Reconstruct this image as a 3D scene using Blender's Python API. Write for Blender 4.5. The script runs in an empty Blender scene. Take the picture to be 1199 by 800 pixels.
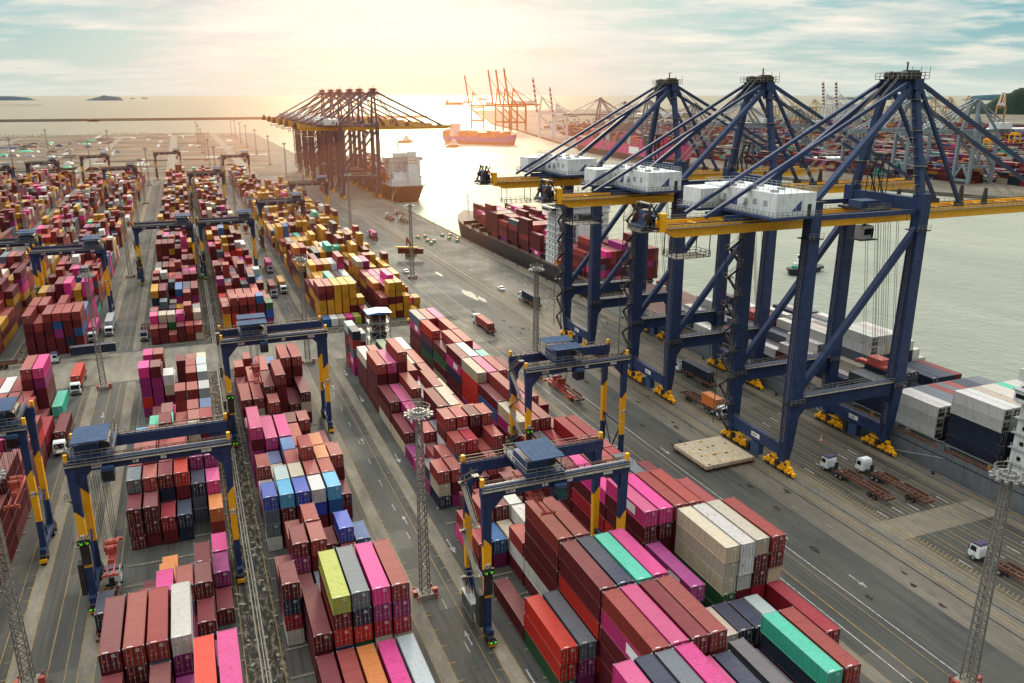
import bpy, bmesh, math, random
from math import radians, sin, cos, pi, sqrt
from mathutils import Vector, Matrix
from mathutils.bvhtree import BVHTree

scene = bpy.context.scene
COL = scene.collection
rnd = random.Random(7)

# ------------------------------------------------------------------ camera
CAM_H = 83.0
F_PX, CX, CY = 940.0, 600.0, 400.0
PITCH, YAW = radians(17.1), radians(21.8)
cam_d = bpy.data.cameras.new("camera")
cam = bpy.data.objects.new("camera", cam_d)
COL.objects.link(cam)
cam.location = (0, 0, CAM_H)
cam.rotation_euler = (pi / 2 - PITCH, 0, -YAW)
cam_d.sensor_width = 36.0
cam_d.lens = F_PX / 1199.0 * 36.0
cam_d.clip_end = 90000
cam_d.clip_start = 0.5
scene.camera = cam

# ------------------------------------------------------------------ node helpers
def new_mat(name):
    m = bpy.data.materials.new(name)
    m.use_nodes = True
    nt = m.node_tree
    b = nt.nodes["Principled BSDF"]
    return m, nt, b

def nd(nt, typ, **kw):
    n = nt.nodes.new(typ)
    for k, v in kw.items():
        if k.startswith("i_"):
            key = k[2:]
            key = int(key) if key.isdigit() else key.replace("_", " ")
            n.inputs[key].default_value = v
        else:
            setattr(n, k, v)
    return n

def lk(nt, a, b):
    nt.links.new(a, b)

def ramp(nt, fac, stops, interp="LINEAR"):
    r = nt.nodes.new("ShaderNodeValToRGB")
    r.color_ramp.interpolation = interp
    el = r.color_ramp.elements
    while len(el) < len(stops):
        el.new(0.5)
    for e, (p, c) in zip(el, stops):
        e.position = p
        e.color = (c[0], c[1], c[2], 1) if not isinstance(c, (int, float)) else (c, c, c, 1)
    lk(nt, fac, r.inputs[0])
    return r.outputs[0]

def mixc(nt, fac, a, b, mode="MIX"):
    m = nt.nodes.new("ShaderNodeMix")
    m.data_type = "RGBA"
    m.blend_type = mode
    for s, v in ((0, fac), (6, a), (7, b)):
        if hasattr(v, "is_linked"):
            lk(nt, v, m.inputs[s])
        else:
            m.inputs[s].default_value = v if s == 0 else (v[0], v[1], v[2], 1)
    return m.outputs[2]

def mth(nt, op, a, b=None, clamp=False):
    m = nt.nodes.new("ShaderNodeMath")
    m.operation = op
    m.use_clamp = clamp
    for i, v in enumerate((a, b)):
        if v is None:
            continue
        if hasattr(v, "is_linked"):
            lk(nt, v, m.inputs[i])
        else:
            m.inputs[i].default_value = v
    return m.outputs[0]

def noise(nt, vec, scale, detail=4, rough=0.55):
    n = nt.nodes.new("ShaderNodeTexNoise")
    n.inputs["Scale"].default_value = scale
    n.inputs["Detail"].default_value = detail
    n.inputs["Roughness"].default_value = rough
    if vec is not None:
        lk(nt, vec, n.inputs["Vector"])
    return n.outputs["Fac"]

def mapping(nt, vec, scale=(1, 1, 1), loc=(0, 0, 0), rot=(0, 0, 0)):
    n = nt.nodes.new("ShaderNodeMapping")
    n.inputs["Scale"].default_value = scale
    n.inputs["Location"].default_value = loc
    n.inputs["Rotation"].default_value = rot
    lk(nt, vec, n.inputs["Vector"])
    return n.outputs[0]

def geo_pos(nt):
    return nt.nodes.new("ShaderNodeNewGeometry").outputs["Position"]

def paint(name, col, rough=0.5, metal=0.0, wear=0.25, wear_col=None, scale=0.6):
    """painted steel with fading, grime streaks and rust specks (world-space noise)"""
    m, nt, b = new_mat(name)
    p = geo_pos(nt)
    n1 = noise(nt, p, scale, 5, 0.6)
    streak = noise(nt, mapping(nt, p, (2.2, 2.2, 0.18)), 1.0, 5, 0.65)
    dark = (col[0] * 0.55, col[1] * 0.55, col[2] * 0.55)
    lite = tuple(min(1, c * 1.25 + 0.015) for c in col)
    c1 = mixc(nt, ramp(nt, n1, [(0.35, 0), (0.7, 1)]), col, lite)
    c2 = mixc(nt, mth(nt, "MULTIPLY", ramp(nt, streak, [(0.5, 0), (0.75, 1)]), wear * 2.4, True), c1, wear_col or dark)
    lk(nt, c2, b.inputs["Base Color"])
    b.inputs["Roughness"].default_value = rough
    b.inputs["Metallic"].default_value = metal
    return m

# ------------------------------------------------------------------ materials
M = {}
M["navy"] = paint("navy_crane_paint", (0.008, 0.028, 0.1), 0.6, wear=0.3)
M["navy_mid"] = paint("navy_mid_paint", (0.022, 0.055, 0.14), 0.6, wear=0.3)
M["yellow"] = paint("yellow_crane_paint", (0.95, 0.42, 0.003), 0.55, wear=0.1)
M["dark"] = paint("dark_steel", (0.018, 0.018, 0.02), 0.55, wear=0.3, wear_col=(0.06, 0.035, 0.02))
M["rail"] = paint("galvanised_handrail", (0.22, 0.2, 0.16), 0.5, wear=0.3)
M["grey"] = paint("grey_steel", (0.22, 0.24, 0.25), 0.5, wear=0.3)
M["lgrey"] = paint("light_grey_steel", (0.33, 0.34, 0.34), 0.5, wear=0.25)
M["white"] = paint("white_paint", (0.74, 0.79, 0.83), 0.5, wear=0.3, wear_col=(0.42, 0.4, 0.36))
M["tyre"] = paint("tyre_rubber", (0.012, 0.012, 0.013), 0.85, wear=0.1)
M["blueroof"] = paint("blue_canopy_sheet", (0.018, 0.055, 0.13), 0.9, wear=0.35)
M["redsteel"] = paint("red_oxide_steel", (0.42, 0.075, 0.055), 0.55, wear=0.35)
M["mastg"] = paint("mast_galvanised", (0.2, 0.19, 0.17), 0.6, wear=0.3)
M["rust"] = paint("rusty_brown_steel", (0.13, 0.05, 0.03), 0.75, wear=0.5, wear_col=(0.05, 0.02, 0.015))
M["orange"] = paint("orange_paint", (0.65, 0.14, 0.02), 0.5, wear=0.2)
M["cream"] = paint("cream_plate", (0.5, 0.42, 0.3), 0.6, wear=0.4, wear_col=(0.2, 0.12, 0.06))
M["terr"] = paint("pale_terminal_crane", (0.5, 0.33, 0.16), 0.5, wear=0.2)
M["terr_orange"] = paint("orange_terminal_crane", (0.3, 0.035, 0.006), 0.9, wear=0.2)
M["terr_grey"] = paint("grey_terminal_crane", (0.2, 0.25, 0.29), 0.5, wear=0.2)
M["hull_black"] = paint("black_hull", (0.02, 0.018, 0.02), 0.5, wear=0.4, scale=0.2)
M["hull_grey"] = paint("grey_hull", (0.15, 0.17, 0.19), 0.5, wear=0.4, scale=0.2)
M["hull_red"] = paint("antifouling_red", (0.13, 0.03, 0.025), 0.6, wear=0.3, scale=0.2)
M["hull_mag"] = paint("magenta_hull", (0.5, 0.035, 0.16), 0.5, wear=0.2, scale=0.1)
M["hull_purple"] = paint("purple_hull", (0.10, 0.05, 0.34), 0.7, wear=0.2, scale=0.1)
M["deck"] = paint("ship_deck_paint", (0.12, 0.05, 0.035), 0.7, wear=0.4)
M["green"] = paint("green_tarpaulin", (0.03, 0.36, 0.2), 0.6, wear=0.2)
M["sign_white"] = paint("white_sign_face", (0.8, 0.8, 0.8), 0.4, wear=0.02)
M["logo_blue"] = paint("blue_emblem", (0.03, 0.05, 0.22), 0.4, wear=0.02)
M["concrete"] = paint("concrete_block", (0.3, 0.27, 0.22), 0.85, wear=0.3)
M["cab_purple"] = paint("dark_purple_roof", (0.05, 0.03, 0.09), 0.4, wear=0.05)
m, nt, b = new_mat("dark_glass"); b.inputs["Base Color"].default_value = (0.01, 0.013, 0.016, 1); b.inputs["Roughness"].default_value = 0.1; M["glass"] = m
m, nt, b = new_mat("green_led"); b.inputs["Base Color"].default_value = (0.1, 0.8, 0.05, 1); b.inputs["Emission Color"].default_value = (0.25, 1, 0.05, 1); b.inputs["Emission Strength"].default_value = .35; M["led"] = m

# containers: colour comes from a per-face attribute or from the object's own colour
def container_mat(name, use_attr):
    m, nt, b = new_mat(name)
    if use_attr:
        a = nd(nt, "ShaderNodeAttribute", attribute_name="tint"); base = a.outputs["Color"]
        rv = a.outputs["Alpha"]
        pos = geo_pos(nt)
    else:
        oi = nd(nt, "ShaderNodeObjectInfo"); base = oi.outputs["Color"]; rv = oi.outputs["Random"]
        tc = nd(nt, "ShaderNodeTexCoord")
        va = nt.nodes.new("ShaderNodeVectorMath"); va.operation = "ADD"
        lk(nt, tc.outputs["Object"], va.inputs[0])
        cb = nt.nodes.new("ShaderNodeCombineXYZ")
        lk(nt, mth(nt, "MULTIPLY", rv, 91.0), cb.inputs[0]); lk(nt, mth(nt, "MULTIPLY", rv, 47.0), cb.inputs[1])
        lk(nt, cb.outputs[0], va.inputs[1])
        pos = va.outputs[0]
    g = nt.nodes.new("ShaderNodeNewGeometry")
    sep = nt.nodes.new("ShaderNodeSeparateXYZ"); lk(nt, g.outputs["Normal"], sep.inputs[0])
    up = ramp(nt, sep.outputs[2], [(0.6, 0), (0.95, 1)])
    # sky-lit brightness painted into upward faces, mixed with chalky fading and dust
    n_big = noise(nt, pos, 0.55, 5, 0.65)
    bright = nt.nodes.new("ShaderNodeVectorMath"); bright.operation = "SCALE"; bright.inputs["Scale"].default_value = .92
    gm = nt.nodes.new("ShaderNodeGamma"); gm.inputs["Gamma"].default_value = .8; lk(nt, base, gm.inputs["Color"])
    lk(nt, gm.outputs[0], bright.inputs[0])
    lit_faded = mixc(nt, 0.05, bright.outputs[0], (0.7, 0.36, 0.34))
    lit_faded2 = mixc(nt, ramp(nt, n_big, [(0.3, 0), (0.75, 1)]), bright.outputs[0], lit_faded)
    roof = mixc(nt, 0.5, lit_faded2, lit_faded)
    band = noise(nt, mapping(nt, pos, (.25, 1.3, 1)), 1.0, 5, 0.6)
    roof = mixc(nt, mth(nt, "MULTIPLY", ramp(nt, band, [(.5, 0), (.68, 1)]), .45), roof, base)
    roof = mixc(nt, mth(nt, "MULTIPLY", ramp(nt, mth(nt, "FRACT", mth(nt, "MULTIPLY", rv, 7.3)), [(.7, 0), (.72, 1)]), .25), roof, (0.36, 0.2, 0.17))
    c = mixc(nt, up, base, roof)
    # grime + rust streaks
    st = noise(nt, mapping(nt, pos, (2.5, 2.5, 0.25)), 1.0, 5, 0.7)
    c = mixc(nt, mth(nt, "MULTIPLY", ramp(nt, st, [(0.5, 0), (0.72, 1)]), 0.35), c, (0.05, 0.035, 0.03))
    rs = noise(nt, pos, .75, 8, 0.74)
    c = mixc(nt, mth(nt, "MULTIPLY", ramp(nt, mth(nt, "ADD", rs, mth(nt, "MULTIPLY", mth(nt, "SUBTRACT", mth(nt, "FRACT", mth(nt, "MULTIPLY", rv, 13.7)), .6), .16)), [(0.62, 0), (0.7, 1)]), 0.6), c, (0.13, 0.055, 0.03))
    lk(nt, c, b.inputs["Base Color"])
    b.inputs["Roughness"].default_value = 0.62
    b.inputs["Specular IOR Level"].default_value = 0.35
    if use_attr:
        uv = nd(nt, "ShaderNodeUVMap")
        w = nt.nodes.new("ShaderNodeTexWave"); w.wave_type = "BANDS"; w.bands_direction = "X"
        w.inputs["Scale"].default_value = 0.55
        lk(nt, uv.outputs[0], w.inputs["Vector"])
        bp = nd(nt, "ShaderNodeBump"); bp.inputs["Strength"].default_value = 0.5; bp.inputs["Distance"].default_value = 0.05
        lk(nt, w.outputs["Fac"], bp.inputs["Height"]); lk(nt, bp.outputs[0], b.inputs["Normal"])
    return m
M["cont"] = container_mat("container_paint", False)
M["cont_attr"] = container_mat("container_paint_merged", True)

def asphalt():
    m, nt, b = new_mat("worn_asphalt")
    p = geo_pos(nt)
    big = noise(nt, p, 0.035, 6, 0.6)
    mid = noise(nt, mapping(nt, p, (1, 0.12, 1)), 0.35, 6, 0.6)
    fine = noise(nt, p, 2.5, 4, 0.7)
    c = ramp(nt, big, [(0.3, (0.043, 0.045, 0.044)), (0.5, (0.06, 0.061, 0.058)), (0.72, (0.086, 0.084, 0.077))])
    c = mixc(nt, ramp(nt, mid, [(0.42, 0), (0.7, 0.55)]), c, (0.125, 0.12, 0.107))
    c = mixc(nt, ramp(nt, fine, [(0.45, 0), (0.8, 0.5)]), c, (0.05, 0.048, 0.042))
    # tyre tracks running along the lanes
    tr = noise(nt, mapping(nt, p, (1.5, 0.012, 1)), 1.0, 3, 0.6)
    wob = noise(nt, p, .06, 3, .5)
    c = mixc(nt, mth(nt, "MULTIPLY", ramp(nt, tr, [(0.52, 0), (0.62, 1)]), ramp(nt, wob, [(.35, 0), (.6, .75)])), c, (0.035, 0.033, 0.03))
    # repaired rectangles and slab joints
    bt = nt.nodes.new("ShaderNodeTexBrick"); bt.inputs["Scale"].default_value = 1.0; bt.inputs["Brick Width"].default_value = 11.0; bt.inputs["Row Height"].default_value = 7.0
    bt.inputs["Mortar Size"].default_value = .05; bt.inputs["Color1"].default_value = (0, 0, 0, 1); bt.inputs["Color2"].default_value = (1, 1, 1, 1); bt.inputs["Mortar"].default_value = (.5, .5, .5, 1)
    lk(nt, p, bt.inputs["Vector"])
    c = mixc(nt, mth(nt, "MULTIPLY", ramp(nt, bt.outputs["Color"], [(.75, 0), (.8, 1)]), .3), c, (0.16, 0.15, 0.125))
    c = mixc(nt, mth(nt, "MULTIPLY", bt.outputs["Fac"], .45), c, (0.035, 0.033, 0.03))
    stn = noise(nt, p, 0.22, 5, 0.7)
    c = mixc(nt, ramp(nt, stn, [(0.6, 0), (0.72, 0.8)]), c, (0.03, 0.029, 0.027))
    drp = noise(nt, p, 1.1, 3, 0.5)
    c = mixc(nt, ramp(nt, drp, [(0.68, 0), (0.74, 0.7)]), c, (0.02, 0.02, 0.018))
    lk(nt, c, b.inputs["Base Color"])
    lk(nt, ramp(nt, big, [(0.3, 0.65), (0.7, 0.9)]), b.inputs["Roughness"])
    b.inputs["Specular IOR Level"].default_value = 0.3
    return m
M["asphalt"] = asphalt()

def speckle(name, c1, c2, c3, s=0.12, stretch=(1, 1, 1), rough=0.85):
    m, nt, b = new_mat(name)
    p = mapping(nt, geo_pos(nt), stretch)
    c = ramp(nt, noise(nt, p, s, 7, 0.65), [(0.3, c1), (0.5, c2), (0.7, c3)])
    c = mixc(nt, ramp(nt, noise(nt, p, s * 14, 5, 0.7), [(0.5, 0), (0.75, 0.6)]), c, tuple(0.5 * x for x in c1))
    lk(nt, c, b.inputs["Base Color"]); b.inputs["Roughness"].default_value = rough; b.inputs["Specular IOR Level"].default_value = .12
    return m
M["conc_lane"] = speckle("concrete_lane", (0.13, 0.12, 0.1), (0.21, 0.19, 0.155), (0.3, 0.27, 0.22), 0.25, (1, 0.3, 1))
M["conc_quay"] = speckle("quay_concrete", (0.105, 0.095, 0.08), (0.16, 0.143, 0.118), (0.22, 0.195, 0.16), 0.12, (1, 0.15, 1))
M["rubble"] = speckle("rubble_strip", (0.02, 0.019, 0.017), (0.06, 0.055, 0.045), (0.33, 0.29, 0.22), 1.1, (1.4, .45, 1))
M["dirt"] = speckle("far_yard_dirt", (0.07, 0.055, 0.04), (0.14, 0.11, 0.08), (0.26, 0.21, 0.15), 0.02, (.5, 1, 1))
M["earth"] = speckle("far_land_earth", (0.08, 0.075, 0.06), (0.16, 0.14, 0.11), (0.26, 0.22, 0.17), 0.01)
M["line_w"] = speckle("white_line_paint", (0.12, 0.12, 0.115), (0.4, 0.4, 0.38), (0.62, 0.62, 0.6), 1.3)
M["line_y"] = speckle("faded_yellow_line", (0.18, 0.13, 0.07), (0.34, 0.23, 0.1), (0.44, 0.3, 0.13), 0.9)
M["line_dk"] = speckle("dark_rail_groove", (0.015, 0.014, 0.013), (0.035, 0.03, 0.028), (0.07, 0.06, 0.05), 0.6)
M["hill"] = speckle("wooded_hill", (0.03, 0.05, 0.04), (0.05, 0.075, 0.055), (0.085, 0.105, 0.07), 0.012)
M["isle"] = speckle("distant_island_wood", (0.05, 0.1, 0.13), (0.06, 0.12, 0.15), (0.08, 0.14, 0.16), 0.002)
M["leaf"] = speckle("bush_leaves", (0.02, 0.035, 0.015), (0.04, 0.065, 0.025), (0.08, 0.1, 0.04), 1.2)

def water():
    m, nt, b = new_mat("harbour_water")
    nt.nodes.remove(b)
    p = geo_pos(nt)
    big = noise(nt, mapping(nt, p, (1, 0.4, 1)), 0.006, 5, 0.65)
    c = ramp(nt, big, [(0.3, (0.17, 0.205, 0.18)), (0.5, (0.21, 0.245, 0.215)), (0.7, (0.26, 0.285, 0.245))])
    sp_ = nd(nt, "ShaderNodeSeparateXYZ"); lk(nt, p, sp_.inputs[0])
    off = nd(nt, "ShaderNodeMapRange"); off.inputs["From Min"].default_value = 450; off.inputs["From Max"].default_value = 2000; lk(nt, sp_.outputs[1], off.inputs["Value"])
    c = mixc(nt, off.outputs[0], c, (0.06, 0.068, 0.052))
    n1 = noise(nt, mapping(nt, p, (1, 0.6, 1)), 0.32, 5, 0.65)
    n2 = noise(nt, mapping(nt, p, (.8, .5, 1)), 0.07, 5, 0.6)
    h = mth(nt, "ADD", mth(nt, "MULTIPLY", n1, 0.5), mth(nt, "MULTIPLY", n2, 1.2))
    bp = nd(nt, "ShaderNodeBump"); bp.inputs["Strength"].default_value = 1.0; bp.inputs["Distance"].default_value = 1.2
    lk(nt, h, bp.inputs["Height"])
    df = nd(nt, "ShaderNodeBsdfDiffuse"); lk(nt, c, df.inputs["Color"]); lk(nt, bp.outputs[0], df.inputs["Normal"])
    gl = nd(nt, "ShaderNodeBsdfGlossy"); gl.inputs["Color"].default_value = (.84, .77, .63, 1); lk(nt, bp.outputs[0], gl.inputs["Normal"])
    lk(nt, ramp(nt, noise(nt, mapping(nt, p, (1, 0.35, 1)), 0.012, 4, 0.6), [(.35, .42), (.65, .55)]), gl.inputs["Roughness"])
    fr = nd(nt, "ShaderNodeFresnel"); fr.inputs["IOR"].default_value = 1.33; lk(nt, bp.outputs[0], fr.inputs["Normal"])
    mx = nd(nt, "ShaderNodeMixShader"); lk(nt, mth(nt, "MULTIPLY", fr.outputs[0], .42), mx.inputs[0]); lk(nt, df.outputs[0], mx.inputs[1]); lk(nt, gl.outputs[0], mx.inputs[2])
    lk(nt, mx.outputs[0], nt.nodes["Material Output"].inputs["Surface"])
    return m
M["water"] = water()

# ------------------------------------------------------------------ mesh builder
class MB:
    def __init__(self):
        self.v = []; self.f = []; self.m = []; self.mats = []
    def mi(self, mat):
        if mat not in self.mats:
            self.mats.append(mat)
        return self.mats.index(mat)
    def add(self, vs, fs, mat):
        o = len(self.v); k = self.mi(mat)
        self.v.extend(vs)
        for f in fs:
            self.f.append(tuple(i + o for i in f)); self.m.append(k)
    def box(self, c, s, mat, rz=0.0):
        x, y, z = c; a, b_, h = s[0] / 2, s[1] / 2, s[2] / 2
        vs = []
        cz, sz = cos(rz), sin(rz)
        for dz in (-h, h):
            for dx, dy in ((-a, -b_), (a, -b_), (a, b_), (-a, b_)):
                vs.append((x + dx * cz - dy * sz, y + dx * sz + dy * cz, z + dz))
        self.add(vs, [(0, 3, 2, 1), (4, 5, 6, 7), (0, 1, 5, 4), (1, 2, 6, 5), (2, 3, 7, 6), (3, 0, 4, 7)], mat)
    def bb(self, x0, x1, y0, y1, z0, z1, mat):
        self.box(((x0 + x1) / 2, (y0 + y1) / 2, (z0 + z1) / 2), (abs(x1 - x0), abs(y1 - y0), abs(z1 - z0)), mat)
    def beam(self, p0, p1, w, h, mat, w1=None, h1=None):
        p0, p1 = Vector(p0), Vector(p1); d = (p1 - p0)
        if d.length < 1e-6: return
        d.normalize()
        up = Vector((0, 0, 1)) if abs(d.z) < 0.95 else Vector((0, 1, 0))
        s = d.cross(up).normalized(); u = s.cross(d).normalized()
        w1 = w if w1 is None else w1; h1 = h if h1 is None else h1
        vs = []
        for p, a, b_ in ((p0, w / 2, h / 2), (p1, w1 / 2, h1 / 2)):
            for i, j in ((-1, -1), (1, -1), (1, 1), (-1, 1)):
                vs.append(tuple(p + s * (i * a) + u * (j * b_)))
        self.add(vs, [(0, 1, 2, 3), (7, 6, 5, 4), (0, 4, 5, 1), (1, 5, 6, 2), (2, 6, 7, 3), (3, 7, 4, 0)], mat)
    def col(self, p0, p1, w0, d0, w1, d1, mat):
        """column with horizontal cut ends, w along x and d along y"""
        vs = []
        for p, w, d in ((p0, w0, d0), (p1, w1, d1)):
            for i, j in ((-1, -1), (1, -1), (1, 1), (-1, 1)):
                vs.append((p[0] + i * w / 2, p[1] + j * d / 2, p[2]))
        self.add(vs, [(0, 3, 2, 1), (4, 5, 6, 7), (0, 1, 5, 4), (1, 2, 6, 5), (2, 3, 7, 6), (3, 0, 4, 7)], mat)
    def tube(self, p0, p1, r, mat, n=8, r1=None, caps=True):
        p0, p1 = Vector(p0), Vector(p1); d = (p1 - p0).normalized()
        up = Vector((0, 0, 1)) if abs(d.z) < 0.9 else Vector((1, 0, 0))
        s = d.cross(up).normalized(); u = s.cross(d)
        r1 = r if r1 is None else r1
        vs = []
        for p, q in ((p0, r), (p1, r1)):
            for i in range(n):
                a = 2 * pi * i / n
                vs.append(tuple(p + s * (cos(a) * q) + u * (sin(a) * q)))
        fs = [(i, (i + 1) % n, n + (i + 1) % n, n + i) for i in range(n)]
        if caps:
            fs.append(tuple(range(n - 1, -1, -1))); fs.append(tuple(range(n, 2 * n)))
        self.add(vs, fs, mat)
    def prism(self, poly, axis, a0, a1, mat):
        """extrude a 2-D polygon; axis 'y': poly is (x,z); axis 'x': poly is (y,z); axis 'z': poly is (x,y)"""
        n = len(poly); vs = []
        for a in (a0, a1):
            for p in poly:
                vs.append((p[0], a, p[1]) if axis == "y" else (a, p[0], p[1]) if axis == "x" else (p[0], p[1], a))
        fs = [(i, (i + 1) % n, n + (i + 1) % n, n + i) for i in range(n)]
        fs.append(tuple(range(n - 1, -1, -1))); fs.append(tuple(range(n, 2 * n)))
        self.add(vs, fs, mat)
    def railing(self, pts, mat, h=1.1, step=2.0, t=0.07):
        for a, b_ in zip(pts[:-1], pts[1:]):
            a, b_ = Vector(a), Vector(b_); L = (b_ - a).length
            n = max(1, int(L / step))
            for hh in (h, h * 0.5):
                self.beam(a + Vector((0, 0, hh)), b_ + Vector((0, 0, hh)), t, t, mat)
            for i in range(n + 1):
                q = a.lerp(b_, i / n)
                self.beam(q, q + Vector((0, 0, h)), t, t, mat)
    def build(self, name, parent=None, smooth=False, normals=True):
        me = bpy.data.meshes.new(name)
        me.from_pydata(self.v, [], self.f)
        for mt in self.mats: me.materials.append(mt)
        me.polygons.foreach_set("material_index", self.m)
        if smooth: me.polygons.foreach_set("use_smooth", [True] * len(self.f))
        me.update()
        if normals:
            bm = bmesh.new(); bm.from_mesh(me); bmesh.ops.recalc_face_normals(bm, faces=bm.faces[:]); bm.to_mesh(me); bm.free()
        o = bpy.data.objects.new(name, me)
        COL.objects.link(o)
        if parent: o.parent = parent
        return o

def tag(o, label=None, cat=None, group=None, kind=None):
    if label: o["label"] = label
    if cat: o["category"] = cat
    if group: o["group"] = group
    if kind: o["kind"] = kind
    return o

def empty(name, loc=(0, 0, 0), rz=0.0):
    o = bpy.data.objects.new(name, None)
    o.empty_display_size = 1.0
    COL.objects.link(o); o.location = loc; o.rotation_euler = (0, 0, rz)
    return o

def kids(o):
    return [c for c in list(bpy.data.objects) if c.parent == o]

TREE = {}
def copy_tree(o, parent=None):
    c = o.copy(); COL.objects.link(c); c.parent = parent
    for ch in TREE[o.name] if o.name in TREE else TREE.setdefault(o.name, kids(o)):
        copy_tree(ch, c)
    return c

def place(proto, used, loc, rz=0.0, label=None, group=None, scale=None):
    """the first call moves the prototype, later ones copy it with its parts"""
    if proto.name not in used:
        used.add(proto.name); o = proto
        def walk(q):
            TREE[q.name] = kids(q)
            for k_ in TREE[q.name]: walk(k_)
        walk(o)
    else:
        o = copy_tree(proto)
    o.location = loc; o.rotation_euler = (0, 0, rz)
    if scale: o.scale = (scale,) * 3 if isinstance(scale, (int, float)) else scale
    if label: o["label"] = label
    if group: o["group"] = group
    return o
USED = set()

def sheet(name, polys, z, mat, kind="structure", **kw):
    b_ = MB()
    for p in polys:
        b_.add([(x, y, z) for x, y in p], [tuple(range(len(p)))], mat)
    o = b_.build(name, normals=False)
    tag(o, kind=kind, **kw)
    return o
def R(x0, x1, y0, y1):
    return [(x0, y0), (x1, y0), (x1, y1), (x0, y1)]

# ------------------------------------------------------------------ setting
QX = 152.0                       # quay edge
RAIL_L, RAIL_S = 120.0, 150.0
PX, YFAR, XL = 2.9, 1960.0, -900.0
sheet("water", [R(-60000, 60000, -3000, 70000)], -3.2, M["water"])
# one big yard slab with a quay wall
g = MB(); g.bb(-900, QX, -60, YFAR, -9, 0.0, M["asphalt"]); tag(g.build("ground"), kind="structure")
sheet("quay_apron", [R(110, QX, -60, YFAR)], 0.004, M["conc_quay"])
sheet("apron_asphalt", [R(124.3, 147.2, -60, 640)], 0.008, M["asphalt"])
sheet("yard_dirt", [R(-900, 108, 905, YFAR)], 0.004, M["dirt"])
SEG = [(56.0, 252.0), (291.0, 560.0), (582.0, 850.0)]
BL = {"D": -54.6, "A": -17.2, "B": 6.9, "C": 41.7, "E": 64.5}
PITCH_X = {"D": 2.88, "A": 2.87, "B": 2.95, "C": 2.9, "E": 2.9}
CW, CT, L40, L20 = 2.56, 2.8, 13.3, 6.5
RT = {"D": (-55.6, -31.7), "A": (-22.0, 1.5), "B": (4.6, 28.1), "C": (37.7, 60.9), "E": (63.6, 87.4),
      "F": (-81.8, -58.3), "G": (-118.0, -94.5), "H": (-144.5, -121.0)}
lanes = []
for k, (a, b_) in RT.items():
    for x in (a, b_):
        for y0, y1 in ((40, 255), (288, 572), (578, 905)):
            lanes.append(R(x - 1.05, x + 1.05, y0, y1))
sheet("runway_strips", lanes, 0.006, M["conc_lane"])
sheet("cross_road", [R(-160, 36, 256, 287), R(36, 96, 254, 284), R(-160, 92, 564, 578), R(-270, 92, 912, 926), R(119.5, 150, 100, 107)], 0.010, M["conc_lane"])
pr = random.Random(3)
patches = []
for i in range(60):
    x, y = pr.uniform(-700, 90), pr.uniform(930, 1900); w, l = pr.choice(((8, 60), (14, 30), (5, 120), (30, 20))); w *= pr.uniform(.5, 1.5)
    patches.append(R(x, x + w, y, y + l))
dk = []
for i in range(170):
    x, y = pr.uniform(-850, 88), pr.uniform(915, 1900); w, l = pr.choice(((30, 18), (60, 10), (18, 50), (90, 16))); w *= pr.uniform(.4, 1.4); l *= pr.uniform(.4, 1.4)
    dk.append([(x + w * cos(a) * pr.uniform(.6, 1.2), y + l * sin(a) * pr.uniform(.6, 1.2)) for a in [j * pi / 6 for j in range(12)]])
sheet("far_dark_ground", dk, .03, M["rubble"])
sheet("far_yard_roads", [R(-900, 90, 1010, 1024), R(-900, 90, 1330, 1342), R(-118, -106, 905, 1900), R(-20, -8, 905, 1900), R(60, 72, 905, 1900), R(-300, -288, 905, 1900)], .04, M["conc_lane"])
sheet("far_concrete_pads", patches, 0.02, M["line_w"])
sheet("rubble_strip_ground", [R(a, b_, y0, y1) for a, b_ in ((.1, 6.2), (60.0, 64.4), (-59.0, -55.0)) for y0, y1 in ((40, 256), (287, 564), (578, 850))], 0.012, M["rubble"])
sheet("crossing_rubble", [R(36, 92, 284.5, 291), R(58, 84, 246, 262)], 0.014, M["rubble"])
# rails / pipes in the strip between the two left runways
g = MB()
for x in (2.5, 3.1, 3.6):
    for y0, y1 in ((40, 256), (287, 564), (578, 850)):
        g.bb(x - .07, x + .07, y0, y1, 0.02, 0.18, M["lgrey"])
g.bb(61.9, 62.1, 40, 250, 0.02, 0.2, M["lgrey"])
for i in range(900):
    y = pr.uniform(42, 850)
    if 256 < y < 287 or 564 < y < 578: continue
    s = pr.uniform(.15, .5); x = pr.uniform(.3, 6.0)
    g.box((x, y, s * .25 + .01), (s, s * pr.uniform(.6, 2.5), s * .5), M["concrete"], pr.uniform(0, 3))
tag(g.build("duct_bank"), "galvanised pipes and concrete scraps along the dirty strip between two left blocks", "pipe run", None, "structure")

yl, wl = [], []
def line(lst, x0, y0, y1, w=0.16, gap=None):
    if gap is None: lst.append(R(x0 - w / 2, x0 + w / 2, y0, y1)); return
    y = y0
    while y < y1:
        lst.append(R(x0 - w / 2, x0 + w / 2, y, min(y + gap[0], y1))); y += gap[0] + gap[1]
for y0, y1 in ((40, 254), (290, 560), (584, 860)):
    for k, (a, b_) in RT.items():
        for x in (a, b_):
            line(yl, x - 1.15, y0, y1, .13); line(yl, x + 1.15, y0, y1, .13)
    for x in (-24.9, -27.4, -34.4, -18.9): line(yl, x, y0, y1, .13)
    # ladder-like dashes beside the runways
    for x in (-31.7 - 1.7, -22 - 0, 28.1 + 1.7, 37.7 - 1.7):
        y = y0
        while y < min(y1, 420):
            yl.append(R(x - .5, x + .5, y, y + .14)); y += 4.2
    line(wl, 33.0, y0, y1, .14, (3, 9)); line(yl, 34.8, y0, y1, .13)
for x in (99.3, 91.3): line(wl, x, 40, 900, .22)
line(yl, 97.8, 40, 620, .12); line(yl, 93.5, 40, 620, .2)
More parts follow.
